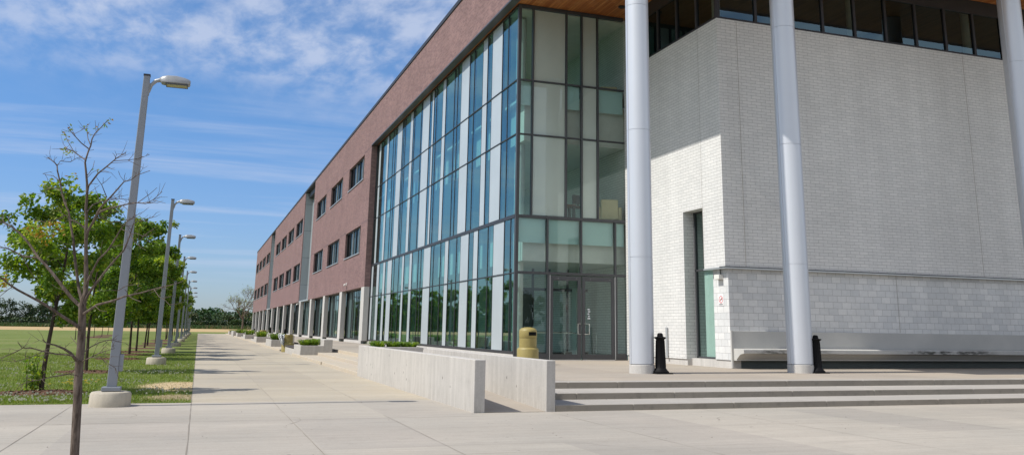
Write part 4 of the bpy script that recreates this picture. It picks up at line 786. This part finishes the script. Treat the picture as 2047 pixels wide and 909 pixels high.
pa = make_tree('leafy_tree', 'dense green tree between the first two lamp poles, third in the row', 'tree', TG, 6.3, 1.7, 1.95, 16500, .15, 21, .055, loc=(-3.3,45.5,.01), weights=(5,5,2))
pb = make_tree('leafy_tree', 'tallest looking dense green tree behind the second lamp pole', 'tree', TG, 6.8, 1.8, 2.15, 16500, .16, 33, .055, loc=(-3.3,51.6,.01), weights=(5,4,3))
for i,y in enumerate((57.2,65.6,73.5,80.5,88,96,104.5,113,121,129.5,138,146.5,155,164,173)):
    src = (pa,pb)[i%2]
    s = (.95,.93,.97,.90,.94,.88,.92)[i%7]
    dup(src, (-3.3+.12*math.sin(i*2.3),y,.01), i*1.9+.7, s, ['green leafy tree just behind the second lamp pole, fifth in the row','green leafy tree between the second and third lamp poles','green leafy tree between the third and fourth lamp poles','leafy tree by the fourth lamp pole'][i] if i < 4 else 'leafy tree in the far overlapping part of the row by the lamps')
for i,(x,y) in enumerate(((-11.1,114),(-11.6,128.5),(-12.1,143),(-12.3,158),(-12.6,174),(-11.4,100))):
    dup((pb,pa)[i%2], (x,y,.01), i*1.3, (.68,.74,.7)[i%3], 'small leafy tree of the second row out on the lawn').__setitem__('group', 'small trees in a second row on the lawn')
# mulch beds
q = random.Random(8)
for i,(x,y,rx,ry) in enumerate(((-3.2,23.3,.95,.95),(-3.35,33.1,.9,1.1),(-3.3,45.4,1,1.4),(-3.3,51.7,1.1,1.6),(-3.3,57.3,1.1,1.6),(-3.3,65.6,1.1,1.8),(-3.3,74,1.2,2.2),(-3.3,84,1.2,5),(-3.3,100,1.2,6),(-11.5,120,1.6,9),(-11.8,140,1.6,9))):
    b = MB(); n = 26; ring = []
    for k in range(n):
        a = 2*math.pi*k/n; j = q.uniform(.82,1.12); ring.append((x+rx*j*math.cos(a), y+ry*j*math.sin(a)))
    for k in range(n):
        (xa,ya),(xb,yb) = ring[k], ring[(k+1)%n]
        b.face([(xa,ya,.008),(xb,yb,.008),(x+(xb-x)*.7,y+(yb-y)*.7,.045),(x+(xa-x)*.7,y+(ya-y)*.7,.045)], 0, True); b.face([(x+(xa-x)*.7,y+(ya-y)*.7,.045),(x+(xb-x)*.7,y+(yb-y)*.7,.045),(x,y,.06)], 0, True)
    if i < 5:
        for k in range(420):
            a = q.uniform(0,6.283); d = math.sqrt(q.random())*1.0; px, py = x+rx*d*math.cos(a), y+ry*d*math.sin(a); L = q.uniform(.02,.06); t = q.uniform(0,3.14); z = .05*(1-d*.8)+.015
            dx, dy = L*math.cos(t), L*math.sin(t); b.face([(px-dx,py-dy,z),(px+dy*.4,py-dx*.4,z+q.uniform(.005,.03)),(px+dx,py+dy,z+q.uniform(.0,.02)),(px-dy*.4,py+dx*.4,z+.004)])
    tag(b.build('mulch_bed', M['soil']), kind='structure')
# leafy suckers at the foot of the nearest leafy tree
b = MB(); q = random.Random(77)
for k in range(9):
    x, y = -3.42+q.uniform(-.16,.16), 23.55+q.uniform(-.12,.12); h = q.uniform(.35,.95); tx, ty = q.uniform(-.2,.05), q.uniform(-.1,.1)
    b.tube([(x,y,.02,.008),(x+tx*.5,y+ty*.5,h*.5,.006),(x+tx,y+ty,h,.003)],4,0)
    for _ in range(34):
        f = q.uniform(.1,1); leaf_quad(b, Vector((x+tx*f+q.gauss(0,.06),y+ty*f+q.gauss(0,.06),h*f+.03)), q.uniform(.06,.1), .055, q, q.choice((1,1,2,3)))
tag(b.build('leafy_sapling', [M['bark_dark'],M['leaf_a'],M['leaf_b'],M['leaf_c']]), 'low leafy green shoots at the foot of the nearest leafy tree', 'plant')
b = MB()
for k in range(26):
    x, y = -2.7+q.gauss(0,.25), 25.4+q.gauss(0,.35); h = q.uniform(.08,.2); b.tube([(x,y,.0,.004),(x,y,h,.003)],3,0)
    for j in range(6):
        a = j*1.047; b.face([(x,y,h),(x+.035*math.cos(a-.4),y+.035*math.sin(a-.4),h+.012),(x+.05*math.cos(a),y+.05*math.sin(a),h+.015),(x+.035*math.cos(a+.4),y+.035*math.sin(a+.4),h+.012)],1)
tag(b.build('yellow_flowers', [M['grass_a'],M['flower_y']]), kind='stuff')

# the bare tree in front: traced limbs
tr = thing('bare_tree', 'nearly leafless young tree with a few yellow leaves standing in front of the lamp', 'tree', (-.85,8.6,.0))
LIMBS = [[(x,y,z,r_*1.1) for x,y,z,r_ in L_] for L_ in LIMBS]
P0 = LIMBS[0]; q = random.Random(19)
b = MB(); b.tube([(P0[0][0]-.01,P0[0][1],-.05,.046)]+P0, 12)
b.build('trunk', M['bark'], tr)
b = MB()
for L in LIMBS[1:]:
    b.tube(L, 7 if L[0][3] > .006 else 5)
    if len(L) >= 4:                                    # fine side twigs
        for k in range(1,len(L)-1):
            for _ in range(3 if L[k][3] < .006 else 2):
                if q.random() < .75:
                    p = Vector(L[k][:3]); nx = Vector(L[k+1][:3]); p = p.lerp(nx, q.random()); d = (nx-p).normalized() if (nx-p).length > 1e-4 else Vector((0,0,1))
                    d = (d*.6+Vector((q.gauss(0,.6),q.gauss(0,.6),q.gauss(.25,.5)))).normalized(); ln = q.uniform(.03,.15)
                    m = p+d*ln*.55+Vector((q.gauss(0,.008),q.gauss(0,.008),q.gauss(0,.008))); e = m+(d+Vector((q.gauss(0,.3),q.gauss(0,.3),q.gauss(.1,.3))))*ln*.5
                    b.tube([(*p,.0022),(*m,.0017),(*e,.0009)],4)
                    if q.random() < .4:
                        e2 = m+(d+Vector((q.gauss(0,.8),q.gauss(0,.8),q.gauss(0,.8)))).normalized()*ln*.4; b.tube([(*m,.0015),(*e2,.0008)],4)
b.build('branches', M['bark'], tr)
b = MB()
for c in TIPS:
    for _ in range(4): leaf_quad(b, Vector(c)+Vector((q.gauss(0,.012),q.gauss(0,.012),q.gauss(0,.012))), q.uniform(.025,.045), .016, q, q.choice((0,1,2)), .1)
for c in OCHRE:
    for _ in range(13): leaf_quad(b, Vector(c)+Vector((q.gauss(0,.028),q.gauss(0,.04),q.gauss(0,.024))), q.uniform(.03,.05), .022, q, q.choice((0,0,1,2)), .2)
b.build('leaves', [M['leaf_y'],M['leaf_c'],M['leaf_a']], tr)
b = MB().lathe([(.55,-.02),(.5,.03),(.3,.05),(.02,.06)], -.85, 8.6, 28); tag(b.build('mulch_bed', M['soil']), kind='structure')

# big bare tree far behind the end of the wing
q = random.Random(52); ft = thing('large_bare_tree', 'large sparse tree, still nearly bare, beside the far end of the brick wing', 'tree', (14.3,330,0))
b = MB(); tips = []
def grow(p, d, L, r, dep):
    e = p+d*L; m = p.lerp(e,.5)+Vector((q.gauss(0,.04),q.gauss(0,.04),0))*L
    b.tube([(*p,r),(*m,r*.85),(*e,r*.68)], 6 if dep < 3 else 4)
    if dep >= 7: tips.append(e); return
    for k in range(3 if dep < 5 else 2):
        nd = (d+Vector((q.gauss(0,.5),q.gauss(0,.5),q.gauss(.05,.32)))).normalized(); grow(e, nd, L*q.uniform(.62,.85), r*.62, dep+1)
grow(Vector((14.3,330,-.2)), Vector((0,0,1)), 4.0, .38, 0)
b.build('trunk', M['bark'], ft)
b = MB()
for t_ in tips:
    if q.random() < .6:
        for _ in range(2): leaf_quad(b, t_+Vector((q.gauss(0,.4),q.gauss(0,.4),q.gauss(0,.4))), .3, .18, q, q.choice((0,1)))
b.build('crown', [M['wood_c'],M['leaf_c']], ft)

# ------------------------------------------------------------------ woods, hill, hedge, grass
def woods(name, spots, mats, seed, card=(.45,1.0), per=420):
    q = random.Random(seed); b = MB()
    for (x,y,h,w) in spots:
        mi0 = q.choices(range(len(mats)), [4,4,2][:len(mats)])[0]; cl = []
        for _ in range(9): cl.append((q.gauss(0,.42*w), q.gauss(0,.3*w), h*q.uniform(.12,.93), w*q.uniform(.25,.45)))
        b.tube([(x,y,-.2,.2),(x,y,h*.8,.05)],4,0)
        for _ in range(per):
            cx, cy, cz, cr = q.choice(cl); d = Vector((q.gauss(0,1),q.gauss(0,1),q.gauss(0,1))).normalized()*cr*q.uniform(.6,1.05)
            c = Vector((x+cx,y+cy,min(h,max(.3,cz+d.z)))) + Vector((d.x,d.y,0))
            leaf_quad(b, c, q.uniform(*card), q.uniform(*card)*.8, q, mi0 if q.random() < .75 else q.randrange(len(mats)), .0)
    o = b.build(name, mats); return tag(o, kind='stuff')
q = random.Random(91); sp = []
for i in range(150):
    x = -260+ i*2.05+q.uniform(-1,1); left = x < -62; y = 497+q.uniform(0,14); h = (q.uniform(10,14.5) if left else q.uniform(6.2,9.2)); sp.append((x,y,h,q.uniform(2.6,4.6)))
for i in range(75):
    x = -150+i*2.6; sp.append((x,488+q.uniform(0,6),q.uniform(3,5.5),q.uniform(2.6,3.6)))
woods('woods', sp, [M['wood_a'],M['wood_b'],M['wood_c']], 7)
sp = [(-120+q.uniform(0,260), 760+q.uniform(0,60), q.uniform(12.5,16.5), q.uniform(5,8)) for _ in range(120)]
woods('distant_woods', sp, [M['hill_leaf'],M['wood_b']], 8, (1.5,3.0), 150)
sp = [(-230+q.uniform(0,430), -150-q.uniform(0,25), q.uniform(8,15), q.uniform(4,6)) for _ in range(150)]
woods('woods', sp, [M['wood_a'],M['wood_b'],M['wood_c']], 9, (1.2,2.4), 140)
b = MB(); q = random.Random(15)
for _ in range(16000):
    x = q.uniform(-200,40); y = q.uniform(458,476); h = q.uniform(.5,2.1)*(1 if y > 464 else .7)
    mi = 0 if q.random() < (.8 if x < 3 else .55) else 1; a = q.uniform(0,3.14); w = q.uniform(.25,.6)
    b.face([(x-w*math.cos(a),y-w*math.sin(a),-.02),(x+w*math.cos(a),y+w*math.sin(a),-.02),(x+w*.6*math.cos(a)+q.gauss(0,.2),y,h*.8),(x+q.gauss(0,.3),y,h)], mi)
tag(b.build('field_hedge', [M['weed_a'],M['weed_b']]), kind='stuff')
# wire fence along the far left
fe = thing('wire_fence', 'low dark wire fence beyond the tan field at the far left', 'fence', (-80,478,0))
b = MB()
for i in range(34): x = -150+i*3.6; b.tube([(x,480,-.1,.07),(x,480,2.7,.07)],5)
b.build('posts', M['frame'], fe).name = 'post'
b = MB()
for z in (.4,.85,1.3,1.75,2.2,2.6): b.tube([(-150,480,z,.025),(-31.2,480,z,.025)],4)
b.build('wires', M['frame'], fe).name = 'wire_mesh'
# grass blades and clover near the pavement
b = MB(); q = random.Random(2024)
def dead(x, y): return ((x+.35)/.95)**2+((y-25.6)/1.95)**2 < 1+q.gauss(0,.3) or ((x+.3)/.75)**2+((y-21.6)/1.0)**2 < .8+q.gauss(0,.3)
beds = ((-3.2,23.3,.95,.95),(-3.35,33.1,.9,1.1),(-1.48,19.55,.37,.37),(-1.48,39.5,.37,.37),(-3.3,45.4,1,1.4))
for i in range(105000):
    y = 20.12+ 34*(q.random()**1.7); x = -q.random()*min(9.5,.36*y+.6)
    if any(((x-a)/rx)**2+((y-c)/ry)**2 < .95 for a,c,rx,ry in beds): continue
    dd = dead(x,y); edge = y < 20.4 or x > -.08
    h = q.uniform(.03,.085)*(.5 if dd or edge else 1)
    if dd and q.random() < .55: continue
    mi = 3 if (dd and q.random() < .85) or q.random() < .05 else (0 if q.random() < .66 else 1)
    a = q.uniform(0,6.283); w = q.uniform(.004,.009); lx, ly = q.gauss(0,.025), q.gauss(0,.025)
    b.face([(x-w*math.cos(a),y-w*math.sin(a),.004),(x+w*math.cos(a),y+w*math.sin(a),.004),(x+lx,y+ly,h)], mi)
for i in range(2600):
    y = 20.25+ 20*(q.random()**1.5); x = -q.random()*min(9,.33*y)
    if dead(x,y) or math.sin(x*1.7+y*.9)+math.sin(x*.6-y*1.3) < .35: continue
    s = q.uniform(.010,.022); z = q.uniform(.05,.1)
    b.face([(x-s,y,z),(x,y-s,z+.004),(x+s,y,z),(x,y+s,z+.01)], 2); b.face([(x-s,y,z-.01),(x+s,y,z-.01),(x+s*.6,y,z+s*1.2),(x-s*.6,y,z+s*1.2)], 2)
tag(b.build('grass', [M['grass_a'],M['grass_b'],M['grass_w'],M['straw']]), kind='stuff')

# ------------------------------------------------------------------ furniture seen through the glass
def armchair(label, x, y, z, rz):
    o = thing('armchair', label, 'armchair', (x,y,z), 'beige armchairs behind the entrance glass'); W = WORLD[o.name] = (0,0,0)
    for nm,bb in (('seat',(-.38,.38,-.42,.34,.14,.46)),('backrest',(-.38,.38,.342,.56,.12,.98)),('armrest',(-.55,-.382,-.42,.54,.10,.66)),('armrest',(.382,.55,-.42,.54,.10,.66))):
        MB().box(*bb).build(nm, M['arm_cloth'], o, .05, 3)
    o.rotation_euler = (0,0,rz); return o
armchair('beige armchair by the white brick wall on the middle floor', 16.2, 34.75, 6.06, 2.9)
armchair('beige armchair by the white brick wall on the top floor', 16.2, 34.75, 11.06, 2.9)
def desk(label, x, y, z):
    o = thing('desk', label, 'desk', (x,y,z), 'computer desks behind the entrance glass')
    MB().box(x-.6,x+.6,y-.3,y+.3,z+.72,z+.76).build('desk_top', M['wood_desk'], o)
    for sx in (-.55,.55):
        for sy in (-.25,.25): MB().box(x+sx-.025,x+sx+.025,y+sy-.025,y+sy+.025,z,z+.72).build('leg', M['frame'], o)
def screen(label, x, y, z):
    o = thing('monitor', label, 'monitor', (x,y,z), 'computer monitors behind the entrance glass')
    MB().box(x-.27,x+.27,y-.02,y+.03,z+.12,z+.52).build('screen', M['screen'], o); MB().box(x-.03,x+.03,y+.0,y+.03,z+.01,z+.12).build('stand', M['screen'], o); MB().box(x-.12,x+.12,y-.06,y+.1,z,z+.012).build('base', M['screen'], o)
for z,nm in ((6.06,'middle'),(11.06,'top')):
    desk('small desk near the white brick wall on the %s floor' % nm, 15.35, 35.5, z); screen('dark monitor turned to the glass left of the armchair on the %s floor' % nm, 15.15, 35.5, z+.762)
    screen('dark monitor behind the beige armchair on the %s floor' % nm, 15.7, 35.55, z+.762)
    desk('desk behind the narrow clear pane on the %s floor' % nm, 14.2, 35.2, z)
    o = thing('side_chair', 'metal legged chair behind the opal glass on the %s floor' % nm, 'chair', (13.0,34.6,z), 'metal chairs behind the entrance glass')
    b = MB()
    for sx in (-.2,.2):
        b.tube([(13.0+sx,34.4,z,.013),(13.0+sx,34.42,z+.45,.013),(13.0+sx,34.8,z+.45,.013),(13.0+sx,34.85,z,.013)],6); b.tube([(13.0+sx,34.8,z+.45,.013),(13.0+sx,34.88,z+.85,.013)],6)
    b.build('frame', M['chrome'], o); MB().box(12.8,13.2,34.4,34.82,z+.455,z+.49).build('seat', M['screen'], o); MB().box(12.8,13.2,34.84,34.88,z+.62,z+.86).build('backrest', M['screen'], o)

# ------------------------------------------------------------------ sky, sun, camera
EL = 51.5; dx, dy = 1.0, .035
w = bpy.data.worlds.new('World'); SC.world = w; w.use_nodes = True; nt = w.node_tree; nt.nodes.clear()
out = nt.nodes.new('ShaderNodeOutputWorld'); bg = nt.nodes.new('ShaderNodeBackground'); sky = nt.nodes.new('ShaderNodeTexSky')
sky.sky_type = 'NISHITA'; sky.sun_disc = False; sky.sun_elevation = R(EL); sky.sun_rotation = R(-90-2)
sky.altitude = 0; sky.air_density = 1.0; sky.dust_density = .5; sky.ozone_density = 2.2
def N(t, **k):
    n = nt.nodes.new(t)
    for a, v in k.items(): setattr(n, a, v)
    return n
def MT(op, a, b=0):
    n = N('ShaderNodeMath', operation=op)
    for s, v in ((n.inputs[0],a),(n.inputs[1],b)):
        if isinstance(v, bpy.types.NodeSocket): nt.links.new(v, s)
        else: s.default_value = v
    return n.outputs[0]
def RG(f, a, b, c, d):
    n = N('ShaderNodeMapRange'); n.interpolation_type = 'SMOOTHSTEP'; nt.links.new(f, n.inputs[0])
    for i, v in enumerate((a,b,c,d)): n.inputs[i+1].default_value = v
    return n.outputs[0]
tc = N('ShaderNodeTexCoord'); sx = N('ShaderNodeSeparateXYZ'); nt.links.new(tc.outputs['Generated'], sx.inputs[0])
zc = MT('ADD', MT('MAXIMUM', sx.outputs[2], 0.0), .06); u = MT('DIVIDE', sx.outputs[0], zc); v = MT('DIVIDE', sx.outputs[1], zc)
cv = N('ShaderNodeCombineXYZ'); nt.links.new(u, cv.inputs[0]); nt.links.new(v, cv.inputs[1])
def NS(scale, det, ro, mp=(1,1,1), rot=0, loc=(0,0,0), dist=0):
    m = N('ShaderNodeMapping'); nt.links.new(cv.outputs[0], m.inputs[0]); m.inputs['Scale'].default_value = mp; m.inputs['Rotation'].default_value = (0,0,rot); m.inputs['Location'].default_value = loc
    n = N('ShaderNodeTexNoise'); nt.links.new(m.outputs[0], n.inputs['Vector']); n.inputs['Scale'].default_value = scale; n.inputs['Detail'].default_value = det; n.inputs['Roughness'].default_value = ro; n.inputs['Distortion'].default_value = dist
    return n.outputs[0]
big = NS(.55, 4, .55, (1,1.0,1), .5, (3.1,1.7,0)); rip = MT('ADD', MT('MULTIPLY', NS(5.0, 5, .55, (1.0,.6,1), .35, (0,0,0), .2), .5), MT('MULTIPLY', NS(11.0, 6, .6, (1.0,.5,1), .9, (4,2,0), .25), .5)); wis = NS(1.1, 7, .62, (.35,1.5,1), .2, (1.3,.4,0), .3)
hi = RG(sx.outputs[2], .20, .30, 0, 1)
c1 = MT('MULTIPLY', MT('MULTIPLY', RG(big, .35, .55, 0, 1), RG(rip, .36, .66, .08, .80)), hi)
lo = MT('MULTIPLY', RG(sx.outputs[2], .03, .08, 0, 1), MT('SUBTRACT', 1.0, RG(sx.outputs[2], .19, .27, 0, 1)))
c2 = MT('MULTIPLY', MT('MULTIPLY', RG(wis, .45, .70, 0, .42), lo), 1.0)
unseen_sky = MT('MAXIMUM', RG(sx.outputs[1], .12, -.35, 0, 1), MT('MULTIPLY', RG(sx.outputs[0], -.46, -.75, 0, 1), .8))  # sky out of view, to the south and west
fill_cloud = MT('MULTIPLY', MT('MULTIPLY', MT('MULTIPLY', unseen_sky, RG(sx.outputs[2], .85, .45, .35, 1)), RG(big, .25, .6, .35, 1.0)), RG(rip, .2, .8, .5, 1.0))  # extra bright cloud added in the unseen sky to lift shaded walls
cf = MT('MINIMUM', MT('ADD', MT('MINIMUM', MT('ADD', c1, c2), .72), MT('MULTIPLY', fill_cloud, .8)), .92)
mx = N('ShaderNodeMix'); mx.data_type = 'RGBA'; nt.links.new(cf, mx.inputs[0]); tn = N('ShaderNodeMix'); tn.data_type = 'RGBA'; tn.blend_type = 'MULTIPLY'; tn.inputs[0].default_value = 1; nt.links.new(sky.outputs[0], tn.inputs[6]); hz = N('ShaderNodeMix'); hz.data_type = 'RGBA'; nt.links.new(RG(sx.outputs[2], .0, .33, 0, 1), hz.inputs[0]); hz.inputs[6].default_value = (.57,.68,.95,1); hz.inputs[7].default_value = (.50,.77,1.03,1); nt.links.new(hz.outputs[2], tn.inputs[7]); nt.links.new(tn.outputs[2], mx.inputs[6])
cm = N('ShaderNodeMix'); cm.data_type = 'RGBA'; nt.links.new(unseen_sky, cm.inputs[0]); cm.inputs[6].default_value = CLOUD; cm.inputs[7].default_value = CLOUD_FILL; nt.links.new(cm.outputs[2], mx.inputs[7])
nt.links.new(mx.outputs[2], bg.inputs[0]); bg.inputs[1].default_value = SKY_STR; nt.links.new(bg.outputs[0], out.inputs[0])
sl = bpy.data.lights.new('sun', 'SUN'); sl.energy = SUN_STR; sl.angle = R(.53); sl.color = (1,.95,.87)
so_ = bpy.data.objects.new('sun', sl); COL.objects.link(so_)
d = Vector((dx*math.cos(R(EL)), dy*math.cos(R(EL)), -math.sin(R(EL)))); so_.rotation_euler = d.to_track_quat('-Z','Y').to_euler(); so_.location = (-60,0,80)
cd = bpy.data.cameras.new('camera'); cam = bpy.data.objects.new('camera', cd); COL.objects.link(cam); SC.camera = cam
cd.sensor_width = 36; cd.sensor_fit = 'HORIZONTAL'; cd.lens = 31.1142; cd.shift_x = -.0150086; cd.shift_y = -.0986357; cd.clip_start = .1; cd.clip_end = 9000
rt, up, fw = Vector((.94003897,-.34078826,.01378748)), Vector((-.08898537,-.20603395,.97449044)), Vector((.32925421,.91728587,.22400512))
m = Matrix((rt, up, -fw)).transposed().to_4x4(); m.translation = (0,0,1.55); cam.matrix_world = m
SC.view_settings.view_transform = 'Standard'; SC.view_settings.look = 'None'; SC.view_settings.exposure = EXPO; SC.view_settings.gamma = 1
SC.render.engine = 'CYCLES'; SC.cycles.max_bounces = 10; SC.cycles.transparent_max_bounces = 24; SC.cycles.use_denoising = True; SC.cycles.glossy_bounces = 5; SC.cycles.caustics_reflective = False; SC.cycles.caustics_refractive = False; SC.cycles.sample_clamp_indirect = 8
SC.render.resolution_x = 1024; SC.render.resolution_y = 454
